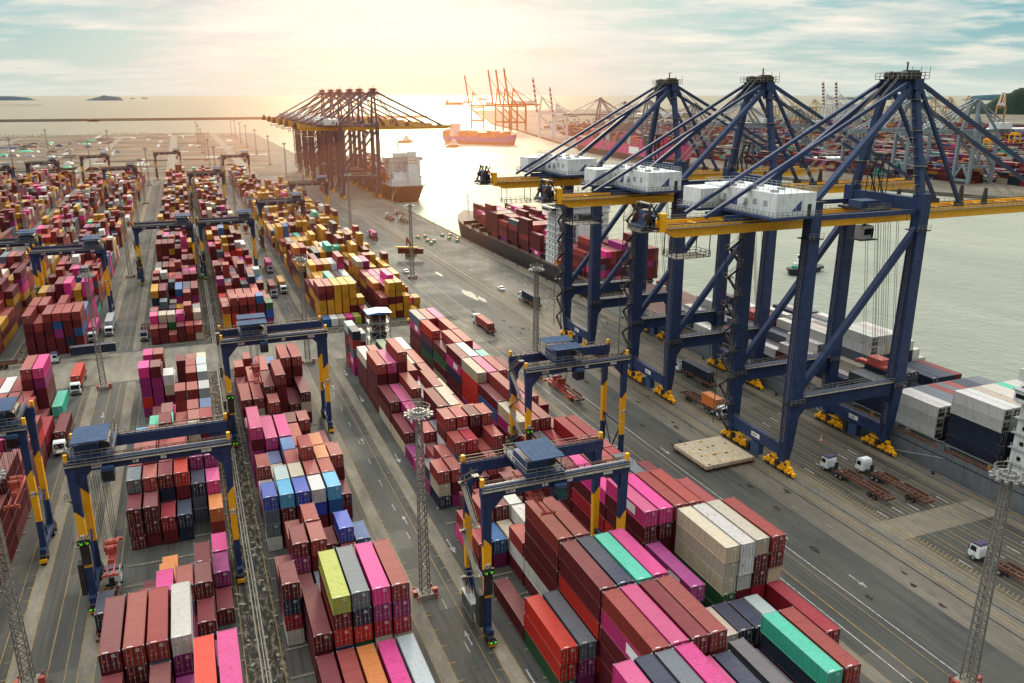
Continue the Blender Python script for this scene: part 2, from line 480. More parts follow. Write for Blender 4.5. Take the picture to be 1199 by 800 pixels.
for x in (117.4, 118.3, 122.3, 123.6): line(yl, x, -20, 900, .18)
for x in (146.9, 148.6, 151.2): line(yl, x, -20, 900, .14)
for i, x in enumerate((126.2, 130.4, 134.6, 138.8, 143.0)):
    line(yl, x - 1.4, -20, 760, .16); line(yl, x + 1.4, -20, 760, .16)
    line(wl, x, 107.5, 700, .3, (3.2, 18.5 + i)); line(wl, x, 20, 98, .25, (3.0, 14))
# hatched band beside the landside rail
y = -20
while y < 300:
    yl.append([(124.4, y), (124.4, y + .16), (126.1, y + .75), (126.1, y + .59)]); y += 0.9
# arrows
def arrow(lst, x, y, s=1.0, d=1):
    lst.append(R(x - .12 * s, x + .12 * s, y, y + 3.0 * s)) if d > 0 else lst.append(R(x - .12 * s, x + .12 * s, y - 3.0 * s, y))
    lst.append([(x - .55 * s, y), (x + .55 * s, y), (x, y - 1.9 * s)] if d > 0 else [(x - .55 * s, y), (x, y + 1.9 * s), (x + .55 * s, y)])
for y in (90, 130, 172, 214, 238): arrow(wl, 39.6, y, 1.1, 1); arrow(wl, 33.9, y + 14, .8, -1)
for x, y in ((-27.9, 228), (-20.4, 300), (101.5, 110), (103.5, 92), (101.2, 152), (34, 300), (-20, 322)): arrow(wl, x, y, .9, 1)
for x in (101, 103.5):
    line(wl, x, 246, 262, .15)
# cross dashes at the berth marker
x = 99.5
while x < 117:
    yl.append(R(x, x + .7, 252.4, 253.3)); x += 1.3
sheet("yellow_road_lines", yl, 0.016, M["line_y"])
sheet("white_road_lines", wl, 0.020, M["line_w"])
rl = []
for X in (RAIL_L, RAIL_S):
    rl.append(R(X - .35, X + .35, -60, 1900))
rl += [R(115.6, 115.9, -40, 900), R(144.9, 145.15, -40, 900)]
sheet("rail_slots", rl, 0.024, M["line_dk"])
g = MB()
for X in (RAIL_L, RAIL_S):
    g.bb(X - .06, X + .06, -60, 1900, .026, .1, M["lgrey"])
tag(g.build("crane_rails"), kind="structure")
# oil stains / puddles on the quay road
st = []
for i in range(46):
    cx_, cy_ = pr.uniform(100, 118), pr.uniform(60, 300); r_ = pr.uniform(.15, .8)
    st.append([(cx_ + r_ * cos(a) * pr.uniform(.5, 1.3), cy_ + r_ * 2.2 * sin(a) * pr.uniform(.5, 1.3)) for a in [j * pi / 5 for j in range(10)]])
sheet("oil_stains", st, 0.028, M["line_dk"])
pm, pnt, pb = new_mat("puddle_water"); pb.inputs["Base Color"].default_value = (.16, .15, .13, 1); pb.inputs["Roughness"].default_value = 0.6; pb.inputs["Specular IOR Level"].default_value = .3
pd = []
for (cx_, cy_, rx, ry) in ((109, 321, 2.3, 9), (111, 312, 1.2, 6), (108.5, 367, 1.0, 6), (112.4, 109.6, .35, .9), (111.3, 118, .35, .9)):
    pd.append([(cx_ + rx * cos(a) * pr.uniform(.6, 1.25), cy_ + ry * sin(a) * pr.uniform(.6, 1.25)) for a in [j * pi / 9 for j in range(18)]])
sheet("puddles", pd, 0.034, pm)

# concrete beams under the ends of the stacks
g = MB()
for k in BL:
    x0 = BL[k]; w = PITCH_X[k] * 6
    for (s0, s1) in SEG:
        y = s0
        while y < min(s1, 520):
            g.bb(x0 - .5, x0 + w + .3, y - .25, y + .25, .02, .12, M["conc_lane"]); y += 6.9
tag(g.build("stack_ground_beams"), kind="structure")

# quay fittings: bollards and rubber fenders
fb = MB()
fb.tube((0, 0, 0), (0, 0, .55), .32, M["dark"], 10, .24); fb.tube((0, 0, .55), (0, 0, .8), .42, M["dark"], 10, .3)
boll = fb.build("bollard"); tag(boll, "black mooring bollard", "bollard")
fb = MB()
fb.bb(-.1, .9, -1.1, 1.1, -2.6, .1, M["tyre"]); fb.bb(.9, 1.1, -1.0, 1.0, -2.4, .1, M["dark"])
fend = fb.build("quay_fender"); tag(fend, "black rubber fender", "fender")
for i in range(34):
    y = 95 + i * 18.0
    place(boll, USED, (QX - .8, y + 6, 0), label="black mooring bollard along the seaward quay edge", group="bollards along the quay edge")
    if not (100 < y < 300 or 350 < y < 480):
        place(fend, USED, (QX, y, 0), label="black rubber fender on the quay wall face", group="fenders on the quay wall")
g = MB(); g.bb(QX - .35, QX - .02, -60, 1900, .03, .3, M["conc_lane"]); tag(g.build("quay_kerb"), kind="structure")

# breakwater and islands, hills
def ridge(name, x0, x1, y, prof, depth, z0, mat, seed, n=60, zs=1.0):
    r_ = random.Random(seed); b_ = MB(); rows = 9
    xs = [x0 + (x1 - x0) * i / n for i in range(n + 1)]
    hs = []
    for i in range(n + 1):
        t = i / n
        for (ta, ha), (tb, hb) in zip(prof[:-1], prof[1:]):
            if ta <= t <= tb:
                u = (t - ta) / (tb - ta + 1e-9); u = u * u * (3 - 2 * u); h = ha + (hb - ha) * u
        hs.append(h * zs * (1 + r_.uniform(-.02, .02)))
    vs = []
    for j in range(rows + 1):
        v = j / rows; k_ = sin(pi * v) ** .8
        for i in range(n + 1):
            vs.append((xs[i] + r_.uniform(-1, 1) * abs(x1 - x0) / n * .3, y + (v - .5) * depth, z0 + hs[i] * k_ * (1 + r_.uniform(-.02, .02))))
    fs = [(j * (n + 1) + i, j * (n + 1) + i + 1, (j + 1) * (n + 1) + i + 1, (j + 1) * (n + 1) + i) for j in range(rows) for i in range(n)]
    b_.add(vs, fs, mat); return tag(b_.build(name, smooth=True), kind="structure")
g = MB(); g.prism([(3130, -3.2), (3144, 5.0), (3156, 5.0), (3170, -3.2)], "x", -1500, 900, M["rubble"]); tag(g.build("breakwater"), "long low grey breakwater crossing the open water before the horizon", "breakwater", None, "structure")
def world_at(px, py, dist):
    u, v = px - CX, py - CY
    Fh = F_PX * cos(PITCH) - v * sin(PITCH)
    X = Fh * sin(YAW) + u * cos(YAW); Y = Fh * cos(YAW) - u * sin(YAW)
    n = sqrt(X * X + Y * Y)
    return X / n * dist, Y / n * dist
def island(name, p0, p1, dist, prof, h, seed):
    (xa, ya), (xb, yb) = world_at(p0, 110, dist), world_at(p1, 110, dist)
    o = ridge(name, 0, sqrt((xb - xa) ** 2 + (yb - ya) ** 2), 0, prof, dist * .02, -4, M["hill"] if name == "hill" else M["isle"], seed, 60, h)
    o.location = (xa, ya, 0); o.rotation_euler = (0, 0, math.atan2(yb - ya, xb - xa)); return o
island("island", 98, 146, 14000, [(0, 0), (.15, .35), (.3, .6), (.5, 1), (.62, .85), (.75, .75), (.85, .7), (1, 0)], 78, 1)
island("island", -40, 46, 15000, [(0, .5), (.3, 1), (.6, .9), (.8, .7), (1, 0)], 70, 2)
island("island", 962, 1118, 16000, [(0, 0), (.1, .3), (.35, .35), (.42, .75), (.55, .9), (.7, .5), (.85, .4), (1, 0)], 130, 3)
island("island", 1124, 1230, 15000, [(0, 0), (.2, .5), (.45, .6), (.7, .5), (1, .3)], 150, 4)
island("hill", 1128, 1300, 4300, [(0, 0), (.15, .35), (.3, .75), (.42, 1), (.6, 1.1), (1, 1.2)], 118, 5)

# far terminal land on the other side of the basin
far_q = [(860, 2300), (800, 2000), (630, 1329), (583, 1108), (572, 850), (590, 645), (621, 530), (655, 455), (760, 250), (3200, 250), (4200, 4500), (1500, 4300)]
g = MB(); g.prism(far_q, "z", -6, 0.0, M["earth"]); tag(g.build("far_terminal_ground"), kind="structure")
sheet("far_quay_strip", [[(800, 2000), (630, 1329), (583, 1108), (572, 850), (590, 645), (621, 530), (655, 455), (690, 462), (650, 545), (625, 650), (608, 850), (620, 1108), (666, 1325), (835, 1995)]], .05, M["conc_quay"])

# ------------------------------------------------------------------ lettering (built from small bars, 3x5 grid)
GLY = {"0": "111101101101111", "1": "010110010010111", "2": "111001111100111", "3": "111001111001111", "4": "101101111001001",
       "5": "111100111001111", "6": "111100111101111", "7": "111001010010010", "8": "111101111101111", "9": "111101111001111",
       "A": "010101111101101", "T": "111010010010010", "D": "110101101101110", "S": "111100111001111", "W": "101101101111101"}
def text_bars(mb, s, org, right, up, h, mat, off=None):
    """writes s with little bars; org is the lower left corner"""
    org, right, up = Vector(org), Vector(right), Vector(up)
    c = h / 5; n = right.cross(up).normalized() * 0.02
    x = 0
    for ch in s:
        gl = GLY.get(ch)
        if gl:
            for i, q in enumerate(gl):
                if q == "1":
                    cx_, cy_ = x + (i % 3) * c, (4 - i // 3) * c
                    p = org + right * cx_ + up * cy_ + n
                    mb.add([tuple(p), tuple(p + right * c), tuple(p + right * c + up * c), tuple(p + up * c)], [(0, 1, 2, 3)], mat)
        x += 4 * c

# ------------------------------------------------------------------ yard gantry crane (rubber tyred)
def make_rtg(tx, spread_z, num, has_roof2=False):
    r = empty("yard_gantry_crane")
    W, D, TOP = 23.4, 9.0, 27.0
    # legs
    for x in (0, W):
        for y in (0, D):
            b_ = MB()
            sx = 1.25 if x == 0 else 1.15
            b_.col((x, y, 17.0), (x, y, 25.2), sx, .95, sx + .25, 1.1, M["navy"])
            b_.col((x, y, 8.0), (x, y, 17.0), sx - .15, .85, sx, .95, M["yellow"])
            b_.col((x, y, 2.6), (x, y, 8.0), sx - .1, .85, sx - .15, .85, M["navy"])
            # slanted end of the yellow band
            i = 1 if x == 0 else -1
            e = .012
            hw, hd = sx / 2 + e, .95 / 2 + e
            for yy in (y - hd, y + hd):
                b_.add([(x - hw * i, yy, 17.02), (x + hw * i, yy, 17.02), (x - hw * i, yy, 18.6)], [(0, 1, 2)], M["yellow"])
            # knee between the leg and the girder
            b_.prism([(x + i * .4, 25.3), (x + i * 3.0, 25.3), (x + i * .4, 22.3)], "y", y - .3, y + .3, M["navy"])
            o = b_.build("leg", r)
            if y == 0:
                p = MB(); p.bb(x - .36, x + .36, y - .56, y - .5, 13.2, 14.1, M["sign_white"])
                text_bars(p, num, (x - .3, y - .565, 13.4), (1, 0, 0), (0, 0, 1), .5, M["dark"])
                p.build("number_plate", o)
    # girders with rail walkways and end caps
    for y in (0, D):
        b_ = MB()
        b_.bb(-.9, W + .9, y - .55, y + .55, 25.2, TOP, M["navy"])
        for z in (TOP + .03,):
            b_.bb(-.9, W + .9, y - .12, y + .12, z, z + .16, M["lgrey"])
        b_.bb(-.9, W + .9, y - 1.15, y - .56, 26.4, 26.5, M["rail"]) if y == 0 else b_.bb(-.9, W + .9, y + .56, y + 1.15, 26.4, 26.5, M["rail"])
        gd = b_.build("girder", r)
        w = MB(); yy = y - 1.12 if y == 0 else y + 1.12
        w.railing([(-.9, yy, 26.5), (W + .9, yy, 26.5)], M["rail"], 1.1, 1.6, .08)
        w.railing([(-.9, y + (.56 if y == 0 else -.56), TOP), (W + .9, y + (.56 if y == 0 else -.56), TOP)], M["rust"], .5, 1.2, .1)
        w.build("walkway_railing", gd)
        for x in (-.6, W + .6):
            c_ = MB(); c_.bb(x - .28, x + .28, y - .3, y + .3, TOP, TOP + 1.3, M["yellow"]); c_.build("buffer_post", gd)
        if y == 0:
            p = MB()
            for xx, ww in ((3.0, 1.5), (9.0, .9), (13.2, .9), (19.5, 1.6)):
                p.bb(xx, xx + ww, -.62, -.56, 25.6, 26.3, M["sign_white"])
            text_bars(p, num, (3.15, -.63, 25.72), (1, 0, 0), (0, 0, 1), .45, M["dark"])
            text_bars(p, "S", (9.25, -.63, 25.72), (1, 0, 0), (0, 0, 1), .45, M["dark"])
            p.build("number_plate", gd)
    # sill beams, bogies and wheels
    for x in (0, W):
        b_ = MB(); b_.bb(x - .5, x + .5, -1.6, D + 1.6, 1.9, 2.8, M["navy"])
        b_.beam((x, .4, 10.2), (x, D - .4, 10.2), .35, .35, M["navy"])
        b_.beam((x, .4, 10.2), (x, D * .5, 2.8), .25, .25, M["navy"]); b_.beam((x, D - .4, 10.2), (x, D * .5, 2.8), .25, .25, M["navy"])
        sb = b_.build("sill_beam", r)
        for y in (-.9, D + .9):
            bo = MB(); bo.bb(x - .55, x + .55, y - 1.5, y + 1.5, 1.1, 1.9, M["dark"]); bo.bb(x - .7, x + .7, y - .3, y + .3, .5, 1.3, M["dark"])
            bo.bb(x - .62, x + .62, y - 1.75, y - 1.55, .6, 1.3, M["yellow"]) if y < 0 else bo.bb(x - .62, x + .62, y + 1.55, y + 1.75, .6, 1.3, M["yellow"])
            bog = bo.build("bogie", sb)
            for q in (-.95, .95):
                wm = MB()
                wm.tube((x - .45, y + q, .78), (x + .45, y + q, .78), .78, M["tyre"], 14)
                wm.tube((x - .47, y + q, .78), (x + .47, y + q, .78), .36, M["yellow"], 10)
                wm.build("wheel", sb)
    # engine house and lockers on the lane side, cabinets on the other
    b_ = MB(); b_.bb(-1.9, -.75, 2.2, 7.0, 2.6, 5.4, M["grey"]); b_.bb(-1.95, -.7, 2.1, 7.1, 5.4, 5.55, M["lgrey"])
    for i in range(6): b_.bb(-1.93, -1.9, 2.5 + i * .75, 2.95 + i * .75, 3.1, 4.9, M["dark"])
    b_.tube((-1.3, 6.4, 5.5), (-1.3, 6.4, 7.0), .16, M["dark"])
    b_.build("engine_house", r)
    b_ = MB(); b_.bb(-1.5, -.7, -.6, 1.2, 3.0, 8.8, M["dark"]); b_.bb(-.7, .72, -.66, -.5, 8.6, 12.2, M["dark"]); b_.build("electrical_cabinet", r)
    b_ = MB(); b_.bb(-.95, .95, -.86, -.55, 12.3, 13.3, M["dark"])
    for s in (-.45, .45):
        b_.beam((s - .28, -.88, 12.98), (s + .12, -.88, 12.55), .13, .04, M["led"]); b_.bb(s - .1, s + .26, -.9, -.87, 12.5, 12.62, M["led"]); b_.bb(s + .14, s + .26, -.9, -.87, 12.5, 12.85, M["led"])
    b_.build("signal_display", r)
    b_ = MB(); b_.bb(-.7, .7, -2.75, -2.6, 1.0, 1.7, M["dark"])
    for s in (-.35, .35): b_.bb(s - .2, s + .2, -2.79, -2.76, 1.2, 1.5, M["led"])
    b_.build("signal_display", r)
    # ladder stair up the near lane-side leg
    b_ = MB(); z = 2.8; s = 1; xx = -1.3
    while z < 24.5:
        y0, y1 = (1.0, 7.6) if s > 0 else (7.6, 1.0)
        b_.beam((xx, y0, z), (xx, y1, z + 4.3), .7, .12, M["rail"])
        b_.beam((xx - .35, y0, z + 1), (xx - .35, y1, z + 5.3), .07, .07, M["rail"]); b_.beam((xx + .35, y0, z + 1), (xx + .35, y1, z + 5.3), .07, .07, M["rail"])
        b_.bb(xx - .5, xx + .5, y1 - .5, y1 + .5, z + 4.25, z + 4.35, M["rail"])
        for q in (-.5, .5): b_.beam((xx - .5, y1 + q, z + 4.35), (xx - .5, y1 + q, z + 5.4), .07, .07, M["rail"])
        z += 4.3; s = -s
    b_.build("access_stair", r)
    # trolley with machinery, cab and canopy
    t = MB()
    t.bb(tx - 3.2, tx + 3.2, -.5, D + .5, 27.25, 27.6, M["navy"])
    t.bb(tx - 2.6, tx + 1.0, 1.0, 6.5, 27.6, 29.2, M["navy_mid"]); t.tube((tx + 1.9, 1.4, 28.5), (tx + 1.9, 6.8, 28.5), .75, M["dark"], 12)
    t.bb(tx - 1.6, tx + .4, 6.8, 8.6, 27.6, 29.0, M["dark"])
    for sx_ in (-2.9, 2.9):
        for sy in (.3, D - .3): t.beam((tx + sx_, sy, 27.6), (tx + sx_, sy, 30.4), .14, .14, M["rail"])
    t.railing([(tx - 3.2, -.5, 27.6), (tx + 3.2, -.5, 27.6), (tx + 3.2, D + .5, 27.6), (tx - 3.2, D + .5, 27.6), (tx - 3.2, -.5, 27.6)], M["rail"], 1.1, 1.3, .08)
    tr = t.build("trolley", r)
    c_ = MB()
    if has_roof2:
        c_.add([(tx - 3.4, -.6, 30.1), (tx + 3.4, -.6, 30.1), (tx + 3.4, 3.4, 30.5), (tx - 3.4, 3.4, 30.5)], [(0, 1, 2, 3)], M["blueroof"])
        c_.bb(tx - 3.4, tx + 3.4, -.6, 3.6, 30.3, 30.42, M["blueroof"]); c_.bb(tx - 3.2, tx + 3.5, 4.4, 8.8, 30.5, 30.62, M["blueroof"])
    else:
        c_.bb(tx - 2.7, tx + 2.7, -1.4, 5.8, 30.4, 30.55, M["blueroof"])
    for i in range(6): c_.bb(tx - 2.65 + i * 1.05, tx - 2.59 + i * 1.05, -.42 if not has_roof2 else .2, 3.3, 30.56, 30.6, M["navy_mid"])
    c_.build("canopy", tr)
    cb = MB(); cb.bb(tx + 1.2, tx + 3.0, -1.9, .4, 23.4, 25.9, M["navy_mid"]); cb.bb(tx + 1.15, tx + 3.05, -1.95, -1.2, 23.7, 25.3, M["glass"]); cb.beam((tx + 2.1, -.8, 25.9), (tx + 2.1, -.3, 27.3), .3, .3, M["navy"])
    cb.build("operator_cab", tr)
    # hoist ropes and spreader
    rp = MB(); sz = spread_z
    for a in (-2.3, 2.3):
        for y0, y1 in ((1.2, 3.0), (7.6, 6.0)):
            for q in (-.25, .25): rp.beam((tx + a * .35 + q, y0, 27.2), (tx + a * .35 + q * .4, y1, sz + 2.6), .07, .07, M["dark"])
    rp.build("hoist_ropes", tr)
    sp = MB()
    cxs = tx
    sp.bb(cxs - .9, cxs + .9, 3.1, 5.9, sz + 1.7, sz + 2.5, M["redsteel"])
    sp.tube((cxs - 1.0, 3.5, sz + 2.7), (cxs + 1.0, 3.5, sz + 2.7), .5, M["redsteel"], 10); sp.tube((cxs - 1.0, 5.5, sz + 2.7), (cxs + 1.0, 5.5, sz + 2.7), .5, M["redsteel"], 10)
    sp.bb(cxs - .45, cxs + .45, 1.4, 7.6, sz + .9, sz + 1.6, M["redsteel"])
    for a in (-1, 1):
        sp.bb(cxs + a * .5 - .12, cxs + a * .5 + .12, -1.7, 10.7, sz + .5, sz + .85, M["redsteel"])
        sp.beam((cxs - 1.2, 4.5 + a * 6.1, sz + .45), (cxs + 1.2, 4.5 + a * 6.1, sz + .45), .35, .4, M["redsteel"])
        sp.beam((cxs + a * .45, 1.5, sz + 2.4), (cxs + a * .9, 4.2, sz + 1.0), .14, .14, M["redsteel"])
        for q in (-1.2, 1.2):
            sp.beam((cxs + q, 4.5 + a * 6.1, sz + .5), (cxs + q, 4.5 + a * 6.1, sz - .1), .16, .16, M["yellow"])
    sp.build("spreader", tr)
    tag(r, "rubber tyred yard gantry", "gantry crane")
    return r

RTGG = "gantry cranes straddling the container blocks"
def rtg(tx, sz, num, x, y, label, roof2=False, W=None):
    r = make_rtg(tx, sz, num, roof2); r.location = (x, y, 0); r["label"] = label; r["group"] = RTGG; return r
rtg(3.2, 6.0, "A17", -22.1, 134.5, "blue yard gantry with flat blue canopy, lowering its red spreader beside the light mast lane")
rtg(9.6, 21.0, "A17", 36.6, 102.0, "blue yellow gantry in front, square blue canopy mid-span, spreader over tall maroon stacks")
rtg(9.4, 19.2, "A12", 63.6, 149.5, "blue yellow gantry nearest the quay road, red spreader hanging over a passing trailer", True)
rtg(6.8, 15.4, "A57", 4.2, 195.5, "blue yellow gantry with two small canopies, spreader touching a brick container stack", True)
rtg(20.0, 12.0, "A98", -55.4, 154.5, "blue gantry cut by the photo edge, green arrow display on its yellow leg")
pR = rtg(20.2, 20.0, "A40", -56.4, 341.5, "dark gantry over the maroon and pink stacks, blue canopy at its right end", True)
RP = {pR.name}
def walk_tree(q):
    TREE[q.name] = kids(q)
    for k_ in TREE[q.name]: walk_tree(k_)
walk_tree(pR)
for (x, y, lb) in (
        (-82.0, 367, "dark gantry just behind the canopy-topped one, one leg at the photo edge"),
        (-23.6, 394, "navy gantry with a green-lit left leg over mixed small containers"),
        (3.6, 397, "navy gantry sharing the dirty strip with its twin, red spreader hanging at right"),
        (2.6, 652, "dark gantry farther up the strip, behind stacks with pale green boxes"),
        (-26.4, 900, "farthest dark gantry, spanning the last brown stacks before the dirt yard"),
        (35.0, 831, "far dark gantry at the top of the long mustard and brown block"),
        (-126.0, 808, "far dark gantry spanning brown stacks at the left, near the open dirt yard"),
        (-90.5, 873, "small far gantry just before the concrete pads of the dirt yard"),
        (-60.4, 723, "dark gantry over mustard stacks with a yellow left leg, left of centre lane"),
        (-151.5, 750, "dark far gantry whose left leg is outside the photo edge"),
        (64.1, 553, "dark gantry next to the quay road with a spreader holding a red boom"),
        (36.0, 462, "dark gantry over the mustard stacks, wide yellow panels on its right legs")):
    o = copy_tree(pR); o.location = (x, y, 0); o["label"] = lb; o["group"] = RTGG

# ------------------------------------------------------------------ ship-to-shore crane
def make_sts():
    r = empty("quay_crane")
    A, B_ = -10.2, 10.4           # near and far frame (y)
    L, S = 0.0, 30.0             # landside / seaside rail (x)
    nv = M["navy"]
    for x in (L, S):
        for y, s in ((A, 1), (B_, -1)):
            b_ = MB()
            top = 61.8 if x == L else 60.0
            b_.col((x, y, 19), (x, y, top), 3.1, 2.8, 2.6, 2.4, nv)
            b_.col((x, y + s * .6, 6.6), (x, y, 19), 2.1, 2.2, 3.1, 2.8, nv)
            b_.col((x, y + s * .8, 3.0), (x, y + s * .6, 6.6), 1.7, 1.6, 2.1, 2.2, nv)
            for z in (17.4, 54.2): b_.box((x, y, z), (3.9, 3.6, .18), M["dark"])
            if x == L:
                b_.box((x, y, 61.9), (3.6, 3.4, .15), M["dark"])
            for z in (24, 30, 36, 42, 48):
                tt_ = (z - 19) / (top - 19); b_.box((x, y, z), (3.1 - .5 * tt_ + .08, 2.8 - .4 * tt_ + .08, .12), M["navy_mid"])
            lg = b_.build("leg", r)
            ld = MB()
            for q in (-.3, .3): ld.beam((x - 1.75, y + q, 8), (x - 1.5, y + q, 54), .07, .07, M["rail"])
            z = 8.5
            while z < 54: ld.beam((x - 1.75 + .25 * (z - 8) / 46, y - .3, z), (x - 1.75 + .25 * (z - 8) / 46, y + .3, z), .05, .05, M["rail"]); z += .9
            ld.beam((x - 1.45, y + .9, 4), (x - 1.35, y + .9, 58), .14, .14, M["dark"]); ld.build("ladder", lg)
            w = MB(); w.railing([(x - 1.9, y - 1.75, 17.5), (x + 1.9, y - 1.75, 17.5)], M["rail"], 1.1, 1.2); w.railing([(x - 1.9, y - 1.75, 54.3), (x + 1.9, y - 1.75, 54.3)], M["rail"], 1.1, 1.2)
            w.build("platform_railing", lg)
    for x in (L, S):
        b_ = MB(); b_.bb(x - .8, x + .8, A + 1.2, B_ - 1.2, 4.1, 6.9, nv)
        b_.bb(x - .9, x + .9, A + 4, A + 6.2, 6.9, 7.0, M["dark"])
        sb = b_.build("sill_beam", r)
        p = MB(); p.bb(x - .86, x - .805, -1.5, 1.5, 5.0, 6.1, M["sign_white"]); text_bars(p, "1234", (x - .865, 1.3, 5.25), (0, -1, 0), (0, 0, 1), .6, M["dark"]); p.build("number_plate", sb)
        w = MB(); w.railing([(x - .8, A + 2, 6.9), (x - .8, B_ - 2, 6.9)], M["rail"], 1.1, 1.8); w.build("sill_railing", sb)
        for yc in (A + 2.0, B_ - 2.0):
            bo = MB()
            bo.bb(x - .4, x + .4, yc - 2.9, yc + 2.9, 2.75, 3.25, M["yellow"]); bo.bb(x - .5, x + .5, yc - .7, yc + .7, 3.2, 4.08, M["navy"]); bo.bb(x - 1.0, x - .3, yc - .5, yc + .6, 1.4, 2.7, M["dark"])
            for q in (-2.5, 2.5):
                bo.bb(x - .45, x + .45, yc + q - 1.5, yc + q + 1.5, 1.75, 2.2, M["yellow"]); bo.bb(x - .5, x + .5, yc + q - .45, yc + q + .45, 2.1, 2.85, M["yellow"])
                bo.tube((x - .7, yc + q, 2.6), (x + .7, yc + q, 2.6), .3, M["dark"], 8)
                for w_ in (-1.25, 1.25):
                    c0 = yc + q + w_
                    bo.prism([(c0 - 1.1, .45), (c0 + 1.1, .45), (c0 + 1.1, 1.0), (c0 + .5, 1.75), (c0 - .5, 1.75), (c0 - 1.1, 1.0)], "x", x - .38, x + .38, M["yellow"])
                    for k_ in (-.55, .55):
                        bo.tube((x - .46, c0 + k_, .42), (x + .46, c0 + k_, .42), .4, M["dark"], 10)
                    bo.tube((x - 1.15, c0 - .3, 1.15), (x - .38, c0 - .3, 1.15), .3, M["yellow"], 8); bo.bb(x - .9, x - .4, c0 + .15, c0 + .75, .9, 1.6, M["yellow"])
                    bo.tube((x - 1.22, c0 - .3, 1.15), (x - 1.15, c0 - .3, 1.15), .22, M["dark"], 8)
            for q in (-5.0, 5.0): bo.bb(x - .4, x + .4, yc + q - .25, yc + q + .25, .4, 1.2, M["yellow"])
            bo.build("bogie", sb)
        cab_ = MB(); cab_.bb(x - 1.0, x + .6, -1.6, 1.2, 1.0, 3.8, M["navy_mid"]); cab_.bb(x - 1.1, x + .7, 1.6, 2.8, .8, 3.0, M["dark"]); cab_.build("electrical_cabinet", sb)
    for y in (A, B_):
        b_ = MB(); b_.bb(L + 1.5, S - 1.5, y - .8, y + .8, 15.6, 19.0, nv)
        b_.prism([(L + 1.4, 15.7), (L + 3.2, 15.7), (L + 1.3, 13.2)], "y", y - .6, y + .6, nv); b_.prism([(S - 1.4, 15.7), (S - 3.2, 15.7), (S - 1.3, 13.2)], "y", y - .6, y + .6, nv)
        pb_ = b_.build("portal_beam", r)
        w = MB(); w.bb(L + 2, S - 2, y - 1.5, y - .82, 18.8, 18.9, M["rail"]); w.railing([(L + 2, y - 1.45, 18.9), (S - 2, y - 1.45, 18.9)], M["rail"], 1.1, 1.6); w.railing([(L + 2, y + .7, 19.0), (S - 2, y + .7, 19.0)], M["rail"], 1.1, 1.6)
        w.build("walkway_railing", pb_)
        b_ = MB(); b_.beam((L + 1.0, y, 19.6), (S - .8, y, 54.5), 1.25, 1.35, nv); b_.build("diagonal_brace", r)
        b_ = MB(); b_.bb(L + 1.3, S - 1.0, y - .45, y + .45, 57.9, 58.9, nv); b_.build("upper_tie", r)
    # cross beams joining the two frames over the girders
    b_ = MB(); b_.bb(S - 1.1, S + 1.1, A + 1.1, B_ - 1.1, 58.4, 61.2, nv); b_.bb(S - 1.3, S + 1.3, A - 1.3, A + 1.5, 57.0, 62.2, nv); b_.bb(S - 1.3, S + 1.3, B_ - 1.5, B_ + 1.3, 57.0, 62.2, nv)
    cbm = b_.build("cross_beam", r); w = MB(); w.railing([(S - 1.1, A, 62.2), (S - 1.1, B_, 62.2)], M["rail"], 1.1, 1.8); w.railing([(S + 1.1, A, 62.2), (S + 1.1, B_, 62.2)], M["rail"], 1.1, 1.8); w.build("walkway_railing", cbm)
    b_ = MB(); b_.bb(L - .9, L + .9, A + 1.1, B_ - 1.1, 58.6, 60.6, nv); b_.build("cross_beam", r)
    # apex frame
    z1, ay = 85.2, 3.9
    for y, s in ((A, -1), (B_, 1)):
        b_ = MB(); b_.beam((S, y - s * .6, 61.5), (S, s * ay, z1), 1.5, 1.5, nv, 1.3, 1.3)
        for z in (68, 75.5, 82): b_.box((S, (y - s * .6) + (s * ay - y + s * .6) * (z - 61.5) / (z1 - 61.5), z), (2.6, 2.4, .12), M["rail"])
        b_.build("mast_leg", r)
    b_ = MB(); b_.bb(S - 1.2, S + 1.2, -ay - 1.2, ay + 1.2, z1 - 1.2, z1 + 1.0, nv)
    for s in (-1, 1):
        b_.prism([(S - 2.6, z1 - .1), (S + 2.6, z1 - .1), (S + .9, z1 - 3.4), (S - .9, z1 - 3.4)], "y", s * ay - .5, s * ay + .5, nv)
        b_.tube((S - 1.5, s * 2.2 - .8, z1 + 1.9), (S - 1.5, s * 2.2 + .8, z1 + 1.9), .85, M["dark"], 10); b_.tube((S + 1.5, s * 2.2 - .8, z1 + 1.9), (S + 1.5, s * 2.2 + .8, z1 + 1.9), .85, M["dark"], 10)
        b_.bb(S - 2.2, S + 2.2, s * 2.2 - 1.1, s * 2.2 - .85, z1 + .9, z1 + 2.4, M["dark"])
    b_.bb(S - 2.6, S + 2.6, -ay - 1.1, ay + 1.1, z1 + 1.0, z1 + 1.12, M["dark"]); b_.bb(S - 1.2, S + 1.4, -3.4, -1.2, z1 + 1.1, z1 + 2.9, M["dark"]); b_.bb(S - 1.0, S + 1.2, 1.0, 3.6, z1 + 1.1, z1 + 2.6, M["dark"])
    b_.beam((S, -1.2, z1 + 1.1), (S, -1.2, z1 + 4.6), .25, .25, M["dark"]); b_.beam((S, -1.2, z1 + 4.5), (S + 2.2, 1.4, z1 + 4.6), .25, .25, M["dark"])
    ap = b_.build("apex_head", r)
    w = MB(); q = [(S - 2.6, -ay - 1.1), (S + 2.6, -ay - 1.1), (S + 2.6, ay + 1.1), (S - 2.6, ay + 1.1), (S - 2.6, -ay - 1.1)]
    w.railing([(a, c_, z1 + 1.1) for a, c_ in q], M["rail"], 1.3, 1.2, .09)
    for i in range(5): w.beam((S - 2.6 + i * 1.3, -ay - 1.1, z1 + 1), (S - 2.6 + i * 1.3, -ay - 1.1, z1 + 3.6 - (i % 2)), .09, .09, M["rail"])
